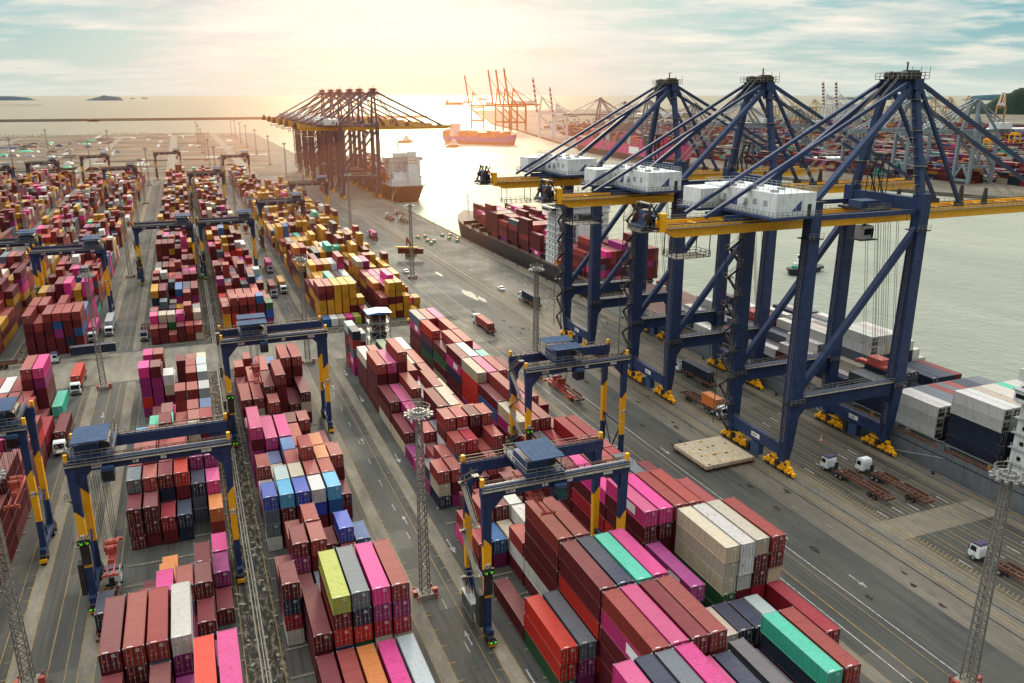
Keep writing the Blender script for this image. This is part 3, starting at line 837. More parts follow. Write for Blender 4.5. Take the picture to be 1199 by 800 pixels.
    w.build("apex_railing", ap)
    # A-frame rear struts (thick), back stays, fore stays (pairs)
    for s, yl in ((-1, A), (1, B_)):
        for nm, p0, p1, w0 in (("rear_strut", (S - 1, s * ay, z1 - .6), (L + .6, yl - s * .8, 61.6), 1.15),
                               ("back_stay", (S - 1.6, s * ay, z1 + .4), (-22.0, s * 3.6, 58.9), .72),
                               ("fore_stay", (S + 1.5, s * ay, z1 - .4), (49.5, s * 3.4, 58.6), .72),
                               ("fore_stay", (S + 1.8, s * ay, z1 + .1), (86.5, s * 3.4, 58.8), .78)):
            b_ = MB(); b_.beam(p0, p1, w0, w0, nv)
            if nm == "fore_stay":
                b_.box(tuple(Vector(p1) - Vector((0, 0, .4))), (2.2, .9, 1.2), M["dark"])
            b_.build(nm, r)
    # boom hoist ropes
    b_ = MB()
    for s in (-1.4, -.9, .9, 1.4):
        b_.beam((S + 1.6, s, z1 + 2), (70, s * 1.6, 59), .09, .09, M["rail"]); b_.beam((S - 1.6, s, z1 + 2), (6, s * 1.2, 65.5), .09, .09, M["rail"])
    b_.build("boom_ropes", r)
    # twin box girder and boom
    gz0, gz1 = 55.2, 57.7
    for s in (-1, 1):
        y = s * 3.3
        b_ = MB()
        b_.prism([(-31.5, gz1), (S + 3, gz1), (S + 3, gz0), (-29.2, gz0), (-31.5, gz0 + 1.3)], "y", y - .6, y + .6, M["yellow"])
        b_.bb(-31.5, S + 3, y + s * .62, y + s * 1.5, 57.2, 57.3, M["rail"]); b_.bb(-31, 95, y - .1, y + .1, gz1 + .01, gz1 + .2, M["dark"])
        gd = b_.build("main_girder", r)
        w = MB(); w.railing([(-31.3, y + s * 1.45, 57.3), (S + 3, y + s * 1.45, 57.3)], M["rail"], 1.1, 1.6); w.build("walkway_railing", gd)
        b_ = MB(); b_.prism([(S + 3.4, gz1), (95, gz1), (95, gz0 + 1.0), (90, gz0), (S + 3.4, gz0)], "y", y - .6, y + .6, M["yellow"])
        b_.bb(S + 3.4, 95, y + s * .62, y + s * 1.5, 57.2, 57.3, M["rail"])
        bm_ = b_.build("boom", r)
        w = MB(); w.railing([(S + 3.4, y + s * 1.45, 57.3), (95, y + s * 1.45, 57.3)], M["rail"], 1.1, 1.6)
        for x in (37.5, 58.0): w.prism([(x - .8, 57.8), (x + .8, 57.8), (x + .2, 61.6), (x - .2, 61.6)], "y", y - .3, y + .3, M["dark"])
        w.build("walkway_railing", bm_)
    b_ = MB()
    x = -29.5
    while x < 95:
        if not (14 < x < 30): b_.bb(x - .35, x + .35, -2.65, 2.65, 56.2, 57.4, M["yellow"])
        x += 7.6
    b_.build("girder_ties", r)
    # rear end: rope sheave frame and hanging service basket
    b_ = MB()
    for s in (-1, 1):
        b_.beam((-31.2, s * 3.3, 57.2), (-36.4, s * 2.6, 57.0), .4, .5, M["dark"]); b_.beam((-35.6, s * 2.6, 57.0), (-34.2, s * 2.4, 62.2), .4, .4, M["dark"]); b_.beam((-32.0, s * 3.2, 58), (-34.2, s * 2.4, 62.0), .3, .3, M["dark"])
        b_.tube((-34.9, s * 1.9 - .4, 59.4), (-34.9, s * 1.9 + .4, 59.4), .75, M["rust"], 12); b_.bb(-32.6, -31.4, s * 3.3 - .9, s * 3.3 + .9, 56.6, 60.2, M["yellow"])
    b_.bb(-36.4, -32.2, -2.8, 2.8, 56.4, 56.6, M["rail"]); b_.bb(-34.8, -33.2, -1.2, 1.2, 57.2, 60.6, M["navy_mid"])
    b_.railing([(-36.4, -2.8, 56.6), (-36.4, 2.8, 56.6)], M["rail"]); b_.railing([(-36.4, -2.8, 56.6), (-31.4, -2.8, 56.6)], M["rail"])
    for i in range(3):
        b_.bb(-36 + i * 1.5, -35.5 + i * .9, -2.4, 2.4, 57.0, 57.8 + (i % 3) * .9, M["rust"] if i % 2 else M["navy_mid"])
    b_.tube((-33.6, -2.4, 58.6), (-33.6, 2.4, 58.6), .45, M["rust"], 10); b_.beam((-36.2, -2.7, 57), (-33.0, -2.7, 62), .25, .25, M["dark"]); b_.beam((-36.2, 2.7, 57), (-33.0, 2.7, 62), .25, .25, M["dark"])
    b_.bb(-34.6, -33.6, -2.8, 2.8, 61.9, 62.1, M["rail"])
    b_.build("rope_sheave_frame", r)
    b_ = MB()
    for x in (-27.5, -19.5):
        for s in (-1, 1): b_.beam((x, s * 2.4, 55.2), (x, s * 2.4, 50.4), .16, .16, M["dark"])
    b_.bb(-27.7, -19.3, -2.6, 2.6, 50.3, 50.45, M["rail"]); b_.railing([(-27.7, -2.6, 50.4), (-19.3, -2.6, 50.4), (-19.3, 2.6, 50.4), (-27.7, 2.6, 50.4), (-27.7, -2.6, 50.4)], M["dark"], 1.2, 1.6, .1)
    b_.build("service_basket", r)
    # machinery house
    b_ = MB()
    b_.bb(-11.4, -1.6, -12.4, 12.4, 59.4, 64.1, M["white"])
    b_.bb(-17.0, -11.42, 5.6, 12.3, 59.4, 63.6, M["white"])
    b_.bb(-13.0, -.6, -13.4, 13.2, 58.95, 59.38, nv); b_.bb(-18.0, -13.0, 5.0, 13.2, 58.95, 59.37, nv)
    for q in (-3.3, 3.3): b_.bb(-17, -1.6, q - .3, q + .3, 57.7, 58.94, nv)
    for q in (-9, 9): b_.beam((-6, q, 59), (-6, q * .4, 57.2), .3, .3, nv)
    b_.tube((-11.42, -2.2, 61.9), (-12.2, -2.2, 61.9), .85, M["white"], 14); b_.bb(-12.1, -11.42, 4.4, 5.4, 61.2, 62.6, M["white"])
    for i in range(1, 13): b_.bb(-11.44, -11.405, -12.4 + i * 1.9 - .03, -12.4 + i * 1.9 + .03, 59.4, 64.1, M["white"])
    for i in range(1, 6): b_.bb(-11.4 + i * 1.63 - .03, -11.4 + i * 1.63 + .03, -12.44, -12.405, 59.4, 64.1, M["white"])
    for yv in (-9.5, -6.2, 8.6):
        for i in range(4): b_.bb(-11.46, -11.41, yv, yv + 1.2, 61.4 + i * .3, 61.55 + i * .3, M["grey"])
    for i in range(6): b_.bb(-10.4 + (i % 2) * 4.5, -9.2 + (i % 2) * 4.5, -10 + i * 3.4, -8.8 + i * 3.4, 64.1, 64.6, M["lgrey"])
    mh = b_.build("machinery_house", r)
    w = MB(); w.railing([(-11.3, 12.3, 64.1), (-11.3, -12.3, 64.1), (-1.7, -12.3, 64.1), (-1.7, 12.3, 64.1), (-11.3, 12.3, 64.1)], M["lgrey"], 1.1, 1.5, .07)
    w.railing([(-12.9, 4.9, 59.4), (-12.9, -13.3, 59.4), (-.7, -13.3, 59.4)], M["rail"], 1.1, 1.2, .08); w.railing([(-17.9, 13, 59.4), (-17.9, 5.0, 59.4), (-12.9, 5.0, 59.4)], M["rail"], 1.1, 1.2, .08); w.build("house_railing", mh)
    for i, (pl) in enumerate(([(-11.425, 2.4, 60.5), (-11.425, .2, 60.5), (-11.425, .2, 62.6)], [(-7.6, -12.425, 60.5), (-5.2, -12.425, 60.5), (-5.2, -12.425, 62.7)])):
        lo = MB(); lo.add(pl, [(0, 1, 2)], M["logo_blue"]); lo.build("emblem", mh)
    dr = MB(); dr.bb(-3.6, -2.7, -12.47, -12.405, 59.4, 61.8, M["dark"]); dr.build("door", mh)
    # trolley, operator cab, hoist ropes, spreader
    b_ = MB(); b_.bb(20.5, 27.0, -4.6, 4.6, 57.95, 58.5, M["dark"]); b_.bb(21, 26, -2, 2, 58.5, 60, M["navy_mid"]); b_.railing([(20.5, -4.6, 58.5), (27, -4.6, 58.5)], M["rail"])
    tr = b_.build("trolley", r)
    b_ = MB(); b_.bb(20.6, 23.6, -3.9, -1.4, 51.6, 54.6, M["lgrey"]); b_.bb(23.1, 23.65, -3.95, -1.35, 52.0, 54.0, M["glass"]); b_.bb(20.9, 23.0, -3.95, -3.88, 52.6, 54.0, M["glass"]); b_.bb(19.6, 24.6, -4.6, -.8, 51.4, 51.58, M["dark"]); b_.beam((22, -2.6, 54.6), (22, -2.6, 58), .5, .5, M["dark"]); b_.build("operator_cab", tr)
    b_ = MB()
    for x in (26.5, 27.2, 29.4, 30.1, 32.0, 32.6):
        for s in (-1.9, 1.9): b_.beam((x, s, 58), (x + 5.2, s, 20.5), .08, .08, M["rail"])
    b_.bb(25.5, 33.5, -2.4, 2.4, 57.9, 58.1, M["dark"])
    b_.build("hoist_ropes", tr)
    b_ = MB(); b_.bb(33.5, 36.5, -2.2, 2.2, 19.2, 20.6, M["redsteel"]); b_.bb(34.2, 35.8, -6.1, 6.1, 18.0, 18.7, M["redsteel"])
    for s in (-6, 6): b_.bb(33.8, 36.2, s - .3, s + .3, 17.7, 18.5, M["redsteel"])
    b_.bb(33.2, 36.8, -3.6, 3.6, 18.7, 19.2, M["redsteel"]); b_.build("spreader", tr)
    # lift shaft and zigzag stair outside the far landside leg
    b_ = MB(); z, s = 4.0, 1; xs = -2.6
    while z < 56:
        ya, yb = (B_ - 2.2, B_ + 2.4) if s > 0 else (B_ + 2.4, B_ - 2.2)
        b_.beam((xs, ya, z), (xs, yb, z + 3.4), .75, .14, M["dark"])
        for q in (-.4, .4): b_.beam((xs + q, ya, z + 1.1), (xs + q, yb, z + 4.5), .07, .07, M["rail"])
        b_.bb(xs - .9, xs + 1.2, yb - .7, yb + .7, z + 3.35, z + 3.45, M["dark"])
        for q in (-.65, .65): b_.beam((xs - .85, yb + q, z + 3.4), (xs - .85, yb + q, z + 4.6), .07, .07, M["rail"])
        b_.beam((xs - .85, yb - .65, z + 4.5), (xs - .85, yb + .65, z + 4.5), .07, .07, M["rail"])
        z += 3.4; s = -s
    for yy in (B_ - 2.6, B_ + 2.8): b_.beam((xs - .8, yy, 4), (xs - .8, yy, 56), .14, .14, M["dark"])
    b_.build("access_stair", r)
    # ladder cage up the near mast leg and access tower on the cross beam
    b_ = MB()
    for z in range(62, 84, 2):
        t = (z - 61.5) / (z1 - 61.5); y = A + .6 + (-ay - A - .6) * t
        b_.box((S - 1.3, y + .2, z), (.9, .9, .1), M["rail"]); b_.beam((S - 1.7, y, z), (S - 1.7, y + (.6) * .5, z + 2), .07, .07, M["rail"])
    b_.build("mast_ladder", r)
    b_ = MB()
    for y in (0, 2.2, 4.4):
        for x in (S - 1.8, S - .2): b_.beam((x, y, 61), (x, y, 70), .16, .16, M["dark"])
        b_.bb(S - 1.9, S - .1, y - .1, y + 2.2 if y < 4 else y + .1, 65.4, 65.5, M["dark"]); b_.bb(S - 1.9, S - .1, y - .1, y + .1, 69.9, 70.1, M["dark"])
    for y in (0, 2.2): b_.beam((S - 1, y, 61.2), (S - 1, y + 2.2, 65.4), .5, .1, M["dark"]); b_.beam((S - 1, y + 2.2, 65.5), (S - 1, y, 70), .5, .1, M["dark"])
    b_.build("access_tower", r)
    tag(r, "x", "quay crane")
    return r

sts = make_sts()
walk_tree(sts)
SG = "navy and yellow quay cranes"
def sts_at(first, x, y, label, mats=None, sc=1.0):
    o = sts if first else copy_tree(sts)
    o.location = (x, y, 0); o.scale = (sc,) * 3; o["label"] = label; o["group"] = SG
    return o
sts_at(True, RAIL_L, 142.0, "nearest navy quay crane, straddling two white trucks' lanes, its boom leaving the right edge")
sts_at(False, RAIL_L, 191.0, "middle one of the three big navy quay cranes, dark box truck between its legs")
sts_at(False, RAIL_L, 238.0, "third big navy quay crane, standing beside the white bridge of the maroon-laden ship")
far_lab = ["closest crane of the distant hazy cluster, its boom drawn full length over the white ship",
           "second crane into the distant hazy cluster by the white ship",
           "third crane into the distant hazy cluster by the white ship",
           "fourth crane into the distant hazy cluster by the white ship",
           "fifth crane into the distant hazy cluster by the white ship",
           "rearmost crane of the distant hazy cluster by the white ship, leftmost apex"]
for y, lb in zip((683, 738, 782, 838, 884, 940), far_lab):
    sts_at(False, RAIL_L, y, lb)

# ------------------------------------------------------------------ floodlight masts
def make_mast():
    r = empty("light_mast")
    Hh = 34.0
    b_ = MB(); wb, wt = 1.5, .85
    def cn(z):
        w = wb + (wt - wb) * z / Hh
        return [(-w / 2, -w / 2), (w / 2, -w / 2), (w / 2, w / 2), (-w / 2, w / 2)]
    z = .9; n = 26; dz = (Hh - .9) / n
    for i in range(n):
        a, c_ = cn(z), cn(z + dz)
        for k in range(4):
            k2 = (k + 1) % 4
            b_.beam((a[k][0], a[k][1], z), (c_[k][0], c_[k][1], z + dz), .17, .17, M["mastg"])
            b_.beam((a[k][0], a[k][1], z), (c_[k2][0], c_[k2][1], z + dz), .08, .08, M["mastg"])
            b_.beam((a[k2][0], a[k2][1], z), (c_[k][0], c_[k][1], z + dz), .08, .08, M["mastg"])
            b_.beam((a[k][0], a[k][1], z), (a[k2][0], a[k2][1], z), .08, .08, M["mastg"])
        z += dz
    b_.build("lattice_tower", r)
    b_ = MB(); b_.box((0, 0, .45), (2.6, 2.6, .9), M["concrete"]); b_.box((1.7, -.3, .7), (.9, .7, 1.4), M["redsteel"]); b_.box((-1.7, .5, .5), (.6, .9, 1.0), M["redsteel"])
    for i in range(4): b_.tube(((-1.6, 1.6)[i % 2], (-1.6, 1.6)[i // 2], 0), ((-1.6, 1.6)[i % 2], (-1.6, 1.6)[i // 2], 1.1), .13, M["redsteel"], 8)
    b_.build("base_block", r)
    b_ = MB(); n = 12
    P = [(1.9 * cos(2 * pi * i / n), 1.9 * sin(2 * pi * i / n)) for i in range(n)]
    b_.prism(P, "z", Hh, Hh + .12, M["mastg"])
    for i in range(n):
        p, q = P[i], P[(i + 1) % n]
        for zz in (.65, 1.25): b_.beam((p[0], p[1], Hh + zz), (q[0], q[1], Hh + zz), .07, .07, M["mastg"])
        b_.beam((p[0], p[1], Hh), (p[0], p[1], Hh + 1.3), .07, .07, M["mastg"])
    b_.tube((0, 0, Hh), (0, 0, Hh + 1.9), .12, M["mastg"], 8); b_.tube((0, 0, Hh + 1.9), (0, 0, Hh + 3.2), .03, M["mastg"], 6)
    for i in range(0, n):
        p = P[i]; b_.box((p[0] * 1.12, p[1] * 1.12, Hh - .15), (.5, .5, .35), M["grey"], 2 * pi * i / n)
        b_.box((p[0] * .55, p[1] * .55, Hh + .35), (.35, .35, .4), M["grey"], 2 * pi * i / n)
    b_.build("platform", r)
    tag(r, "x", "light mast")
    return r
mast = make_mast(); walk_tree(mast)
MG = "floodlight masts over the yard"
mast_pos = [(98.3, 66, "lattice light mast on the quay road, in front of the rightmost truck"),
            (30.6, 117, "lattice light mast in the middle truck lane, between two container blocks"),
            (-29.4, 117, "lattice light mast cut by the bottom left edge, beside the green display gantry"),
            (-29.2, 251.5, "lattice light mast at the concrete crossing, beside a dark box trailer"),
            (30.2, 253, "lattice light mast at the crossing, behind the gantry with two small canopies"),
            (92.5, 212, "thin lattice light mast beside the gantry nearest the quay road"),
            (94.5, 363, "light mast on the quay road beside the red reach stacker"),
            (46.5, 249, "short-looking light mast rising beside the kiosk with a blue roof")]
for i, (x, y, lb) in enumerate(mast_pos[:7]):
    place(mast, USED, (x, y, 0), label=lb, group=MG)
ROWN = {}
for i, (x, y) in enumerate(((95.5, 520), (96, 615), (97, 745), (98.5, 884), (98, 1048), (99, 1246), (99, 1420), (99, 1560), (99, 1700), (99, 1830),
              (-29.5, 414), (-31, 560), (-32, 704), (-33, 848), (28, 414), (28, 560), (27.5, 704), (27.8, 851), (27, 1000), (27, 1148), (27, 1300), (27, 1450), (27, 1600),
              (-95.5, 414), (-95.5, 571), (-95.4, 703), (-96, 850), (-96, 1010), (-96, 1290), (-175, 560), (-178, 720), (-178, 900), (-185, 1100), (-250, 760), (-260, 930), (-250, 1150), (-180, 1350),
              (157.8 - 12, 560))[:-1]):
    row = "quay road" if x > 90 else "middle lane" if x > 20 else "left lane" if x > -40 else "outer left lane" if x > -120 else "far left yard"
    o = place(mast, USED, (x, y, 0), group="small distant light masts")
    ROWN[row] = ROWN.get(row, 0) + 1
    o["label"] = "thin distant light mast, number %s counted away along the %s" % (["one", "two", "three", "four", "five", "six", "seven", "eight", "nine", "ten", "eleven", "twelve"][ROWN[row] - 1], row)

# ------------------------------------------------------------------ trucks
def make_truck(cabm, roofm, name="terminal_truck", ribs=True):
    r = empty(name)       # front of the cab at y=0 facing -y, trailer behind
    b_ = MB(); b_.bb(-.55, .55, 1.6, 6.4, .75, 1.05, M["dark"]); b_.tube((-.9, 3.1, .95), (-.9, 4.3, .95), .33, M["grey"], 10); b_.bb(-.4, .4, 3.2, 3.5, 1.05, 2.6, M["dark"]); b_.build("chassis", r)
    b_ = MB()
    b_.prism([(0.05, .7), (0, 1.8), (.35, 2.95), (1.95, 3.0), (2.1, 2.6), (2.1, .8)], "x", -1.18, 1.18, cabm)
    b_.prism([(.25, 2.96), (.6, 3.25), (1.8, 3.3), (2.0, 3.01)], "x", -1.1, 1.1, roofm)
    c_ = b_.build("cab", r)
    g_ = MB(); g_.add([(-1.05, -.03, 1.85), (1.05, -.03, 1.85), (.98, .31, 2.85), (-.98, .31, 2.85)], [(0, 1, 2, 3)], M["glass"])
    for s in (-1, 1): g_.add([(s * 1.19, .35, 1.8), (s * 1.19, 1.5, 1.8), (s * 1.19, 1.45, 2.7), (s * 1.19, .5, 2.7)], [(0, 1, 2, 3)], M["glass"])
    g_.bb(-.8, .8, -.06, .04, .95, 1.35, M["dark"]); g_.build("window", c_)
    k = MB()
    for s in (-1, 1): k.bb(s * .95 - .18, s * .95 + .18, -.07, .03, .95, 1.2, M["lgrey"]); k.bb(s * 1.38 - .1, s * 1.38 + .1, .15, .25, 1.9, 2.6, M["dark"])
    k.bb(-1.2, 1.2, -.12, .1, .5, .75, M["dark"]); k.build("bumper", c_)
    for y in (1.1, 4.7, 5.9):
        for s in (-1, 1):
            w = MB(); w.tube((s * .85, y, .52), (s * 1.18, y, .52), .52, M["tyre"], 14); w.tube((s * 1.13, y, .52), (s * 1.2, y, .52), .24, M["lgrey"], 10); w.build("wheel", r)
    t = MB()
    for s in (-.5, .5): t.bb(s - .1, s + .1, 4.2, 17.6, 1.15, 1.5, M["rust"])
    for i in range(12):
        y = 4.3 + i * 1.2; w_ = 1.2
        t.bb(-w_, w_, y - .09, y + .09, 1.3, 1.44, M["rust"])
    for s in (-1.22, 1.22):
        for (y0, y1) in ((5.4, 9.3), (10.6, 16.2)):
            t.bb(s - .06, s + .06, y0, y1, 1.46, 1.9, M["rust"])
        t.bb(s - .1, s + .1, 4.3, 17.4, 1.3, 1.46, M["rust"])
    t.bb(-1.25, 1.25, 17.4, 17.7, 1.0, 1.5, M["rust"])
    t.bb(-1.26, -1.2, 8, 9.2, 1.28, 1.44, M["sign_white"]); t.bb(-1.26, -1.2, 11.2, 12.2, 1.28, 1.44, M["orange"]); t.bb(-.9, -.6, 6.9, 7.3, .3, 1.15, M["dark"]); t.bb(.6, .9, 6.9, 7.3, .3, 1.15, M["dark"])
    tr = t.build("trailer", r)
    for y in (13.6, 14.9):
        for s in (-1, 1):
            w = MB(); w.tube((s * .8, y, .52), (s * 1.2, y, .52), .52, M["tyre"], 14); w.tube((s * 1.14, y, .52), (s * 1.22, y, .52), .24, M["rust"], 10); w.build("wheel", tr)
    tag(r, "x", "truck")
    return r
tA = make_truck(M["white"], M["cab_purple"]); walk_tree(tA)
tB = make_truck(M["white"], M["white"]); walk_tree(tB)
def truck(proto, x, y, away, label, rz=None):
    """x,y = front of the cab; away=True drives towards +y"""
    return place(proto, USED, (x, y, 0.02), (pi if away else 0.0) if rz is None else rz, label, None, 1.1)
truck(tA, 130.6, 131.0, True, "white cab truck with dark roof pulling an empty rusty skeleton trailer, left of its twin")
truck(tB, 137.2, 127.0, True, "all-white cab truck with an empty rusty skeleton trailer, closer to the ship")
truck(tA, 129.6, 91.0, True, "dark-roofed cab truck with empty trailer, partly behind the right light mast")
LOADS = []
def load(x, y0, y1, col, label, z=2.1, rz=0.0):
    LOADS.append((x, y0, y1, z, col, label, rz))
truck(tA, 137.3, 202.5, True, "truck hauling a dark box container under the middle quay crane"); load(137.3, 185.6, 198.6, "n", "dark navy container on a trailer under the middle quay crane")
truck(tA, 126.5, 306, True, "small truck with a dark box near the foot of the third quay crane"); load(126.5, 289.0, 302, "n", "dark container on the truck passing before the third quay crane")
truck(tA, 95.6, 207, True, "truck with an empty brown trailer below the red hanging spreader")
truck(tB, 126.4, 163.0, False, "truck between the legs of the nearest quay crane, carrying an orange box"); load(126.4, 166, 172.5, "o", "small orange container sitting on a truck inside the nearest quay crane")
truck(tB, -36.2, 247.5, False, "white cab truck beside the low green container, with an orange-red box"); load(-36.2, 251.4, 264.6, "r", "red-orange container on the truck by the left lane crossing")
truck(tB, -35.2, 203.5, False, "white cab truck waiting by the flat blue gantry canopy, maroon box behind"); load(-35.2, 207.4, 220.6, "m", "maroon container on the truck beside the flat blue canopy")
truck(tB, -29.6 - 2.0, 309, False, "white truck with a pale green box driving down the left lane"); load(-31.6, 312.9, 326, "a", "pale green container driving down the left lane")
truck(tB, -36.4, 303.0, False, "small white truck with a pink box beside the left stacks"); load(-36.4, 306.9, 320, "p", "pink container on the truck beside the tall left stacks")
tt = truck(tA, -44.5, 283.5, False, "dark truck crossing the concrete crossing with a long black trailer", rz=pi / 2 + .03)
load(-34.2, 277, 290.2, "n", "long black container box crossing the concrete crossing", rz=pi / 2 + .03)
truck(tB, 34.2, 352, False, "white truck carrying a mustard box in the middle lane"); load(34.2, 355.9, 369, "y", "mustard container on the white truck in the middle lane")
truck(tA, 29.5, 346, False, "dark truck with a brown box beside the mustard-loaded one"); load(29.5, 349.9, 363, "m", "brown container on the truck beside the mustard-loaded one")
truck(tA, 32.6, 282, False, "truck with empty trailer coming to the crossing in the middle lane")
truck(tA, 33.2, 398, False, "truck with pink box in the middle lane under a distant mast"); load(33.2, 401.9, 415, "p", "pink container in the middle lane under a distant mast")
truck(tA, -19.8, 298, False, "dark truck waiting by the green-lit gantry leg, brown container behind"); 
truck(tA, -19.6, 142.0, True, "terminal trailer under the lowered red spreader of the flat-canopy gantry"); load(-19.6, 124.5, 131.0, "n", "small black container below the lowered red spreader", rz=0)
truck(tB, 100.6, 487, True, "truck with a red box near the distant hazy cranes"); load(100.6, 470, 483, "P", "pink container with a white panel on the far quay road")
truck(tA, 128.5, 560, True, "distant truck with empty trailer beside the hazy crane cluster")
truck(tA, 134.5, 545, True, "second distant truck with empty trailer near the hazy crane cluster")
truck(tA, 139.0, 575, True, "third distant truck in the row near the white ship's stern")
load(96.6, 262, 275.2, "b", "brick container lying on the quay road by the puddles", z=1.2)
truck(tA, 96.6, 279, True, "truck with a brick box driving off beside the puddles")
truck(tB, -96.0, 500, False, "white truck driving down the outer left lane"); load(-96, 504, 517, "y", "mustard container on a truck in the outer left lane")

# pickup cars
def make_car(col):
    r = empty("pickup_car")
    b_ = MB(); b_.prism([(0, .45), (0, .95), (1.2, 1.1), (4.7, 1.1), (4.8, .45)], "x", -.9, .9, col); b_.prism([(1.2, 1.08), (1.75, 1.75), (3.0, 1.78), (3.5, 1.08)], "x", -.8, .8, col)
    bo = b_.build("body", r)
    g_ = MB(); g_.add([(-.7, 1.22, 1.13), (.7, 1.22, 1.13), (.65, 1.68, 1.7), (-.65, 1.68, 1.7)], [(0, 1, 2, 3)], M["glass"])
    for s in (-1, 1): g_.add([(s * .82, 1.5, 1.12), (s * .82, 3.3, 1.12), (s * .81, 2.95, 1.68), (s * .81, 1.85, 1.68)], [(0, 1, 2, 3)], M["glass"])
    g_.build("window", bo)
    for y in (.9, 3.8):
        for s in (-1, 1):
            w = MB(); w.tube((s * .7, y, .38), (s * .93, y, .38), .38, M["tyre"], 12); w.build("wheel", r)
    tag(r, "x", "car"); return r
car = make_car(M["white"]); walk_tree(car)
for x, y, rz, lb in ((94.6, 373, 0, "small white pickup parked near the light mast by the reach stacker"), (124.6, 322, 0, "white pickup below the third quay crane's stair"),
                     (-140, 1010, 1, "white car in the far left dirt yard"), (-170, 930, 2, "white car beside the far green tarpaulins"), (-215, 1030, 0, "white van-like car far left near the shore")):
    place(car, USED, (x, y, .01), rz, lb)

# ------------------------------------------------------------------ reach stacker, kiosk, hatch cover and quay clutter
r = empty("reach_stacker", (108.5, 418, 0), -.5)
b_ = MB(); b_.bb(-2, 2, -4.2, 3.6, 1.0, 2.6, M["redsteel"]); b_.bb(-1.6, 1.6, 1.6, 4.2, 2.6, 3.2, M["redsteel"]); b_.build("body", r)
b_ = MB(); b_.bb(-.9, .9, -1.6, .4, 2.6, 4.6, M["dark"]); b_.build("cab", r)
b_ = MB(); b_.beam((0, 3.4, 3.4), (0, -8.5, 10.8), .9, 1.1, M["redsteel"]); b_.beam((0, -8.2, 10.6), (0, -8.8, 7.0), .6, .6, M["dark"]); b_.bb(-6, 6, -9.4, -8.2, 5.6, 6.2, M["yellow"]); b_.build("boom", r)
for y in (-3, 2.8):
    for s in (-1, 1):
        w = MB(); w.tube((s * 1.5, y, .9), (s * 2.3, y, .9), .9, M["tyre"], 12); w.build("wheel", r)
tag(r, "red reach stacker with raised boom holding a box on the quay road", "reach stacker")
load(106.0, 402.5, 415.8, "m", "maroon container held by the red reach stacker", z=2.8, rz=1.07)

r = empty("reefer_platform", (55.5, 262, 0))
b_ = MB()
for x in (-3.4, 0, 3.4):
    for y in (-3, 3): b_.beam((x, y, 0), (x, y, 12.4), .3, .3, M["lgrey"])
for z in (3, 6, 9):
    b_.bb(-3.6, 3.6, -3.2, 3.2, z, z + .15, M["grey"]); b_.railing([(-3.6, -3.2, z), (3.6, -3.2, z), (3.6, 3.2, z), (-3.6, 3.2, z), (-3.6, -3.2, z)], M["lgrey"])
for a in (0, 3, 6): b_.beam((-3.4, -3, a), (0, -3, a + 3), .2, .2, M["lgrey"]); b_.beam((3.4, -3, a), (0, -3, a + 3), .2, .2, M["lgrey"])
b_.build("frame", r)
b_ = MB(); b_.bb(-2.4, 2.4, -2, 2, 9.1, 11.4, M["rust"]); b_.bb(-2.2, 2.2, -2, 2, 3.2, 5.2, M["dark"]); b_.bb(-2, 2, -2, 2, 6.2, 8.0, M["rust"]); b_.build("machinery", r)
b_ = MB(); b_.prism([(-4.2, 12.4), (4.2, 12.4), (4.2, 12.7), (0, 13.1), (-4.2, 12.7)], "y", -3.8, 3.8, paint("bright_blue_sheet", (.03, .2, .5), .5)); b_.build("roof", r)
tag(r, "open steel platform tower with machinery and a bright blue roof at the crossing", "platform")

r = empty("hatch_cover", (110.2, 145.6, 0), .02)
b_ = MB(); b_.bb(-6.8, 6.8, -6.6, 6.6, .7, 1.5, M["cream"]); b_.bb(-6.9, 6.9, -6.7, 6.7, .45, .72, M["rust"])
for i in range(7): b_.bb(-6.6, 6.6, -6 + i * 2 - .1, -6 + i * 2 + .1, .05, .5, M["rust"])
b_.build("plate", r)
b_ = MB(); q = random.Random(5)
for i in range(26): b_.box((q.uniform(-6, 6), q.choice((-5.8, -2, 2, 5.8)) + q.uniform(-.4, .4), 1.56), (q.uniform(.2, .7), q.uniform(.2, .5), .14), M["yellow"] if i % 2 else M["rust"], q.uniform(0, 3))
b_.build("lashing_fittings", r)
tag(r, "pale steel ship hatch cover with yellow fittings lying on the quay road", "hatch cover")

cg = MB(); cg.bb(-1.1, 1.1, -.8, .8, .1, 1.1, M["green"]); cg.bb(-.9, .9, -.6, .6, 1.1, 1.5, M["orange"]); 
for s in (-1, 1): cg.bb(s * .9 - .1, s * .9 + .1, -.8, .8, 0, .1, M["dark"])
cage = cg.build("lashing_bin"); tag(cage, "x", "bin")
for i, (px, py) in enumerate(((126, 468), (128.5, 455), (131, 470), (131.5, 452), (142, 470), (142.6, 458), (146, 468), (147, 455), (144.5, 448), (128, 446))):
    place(cage, USED, (px, py, 0), q.uniform(0, 3), "green and orange lashing bin on the quay apron by the ship's bow", "lashing bins on the apron")

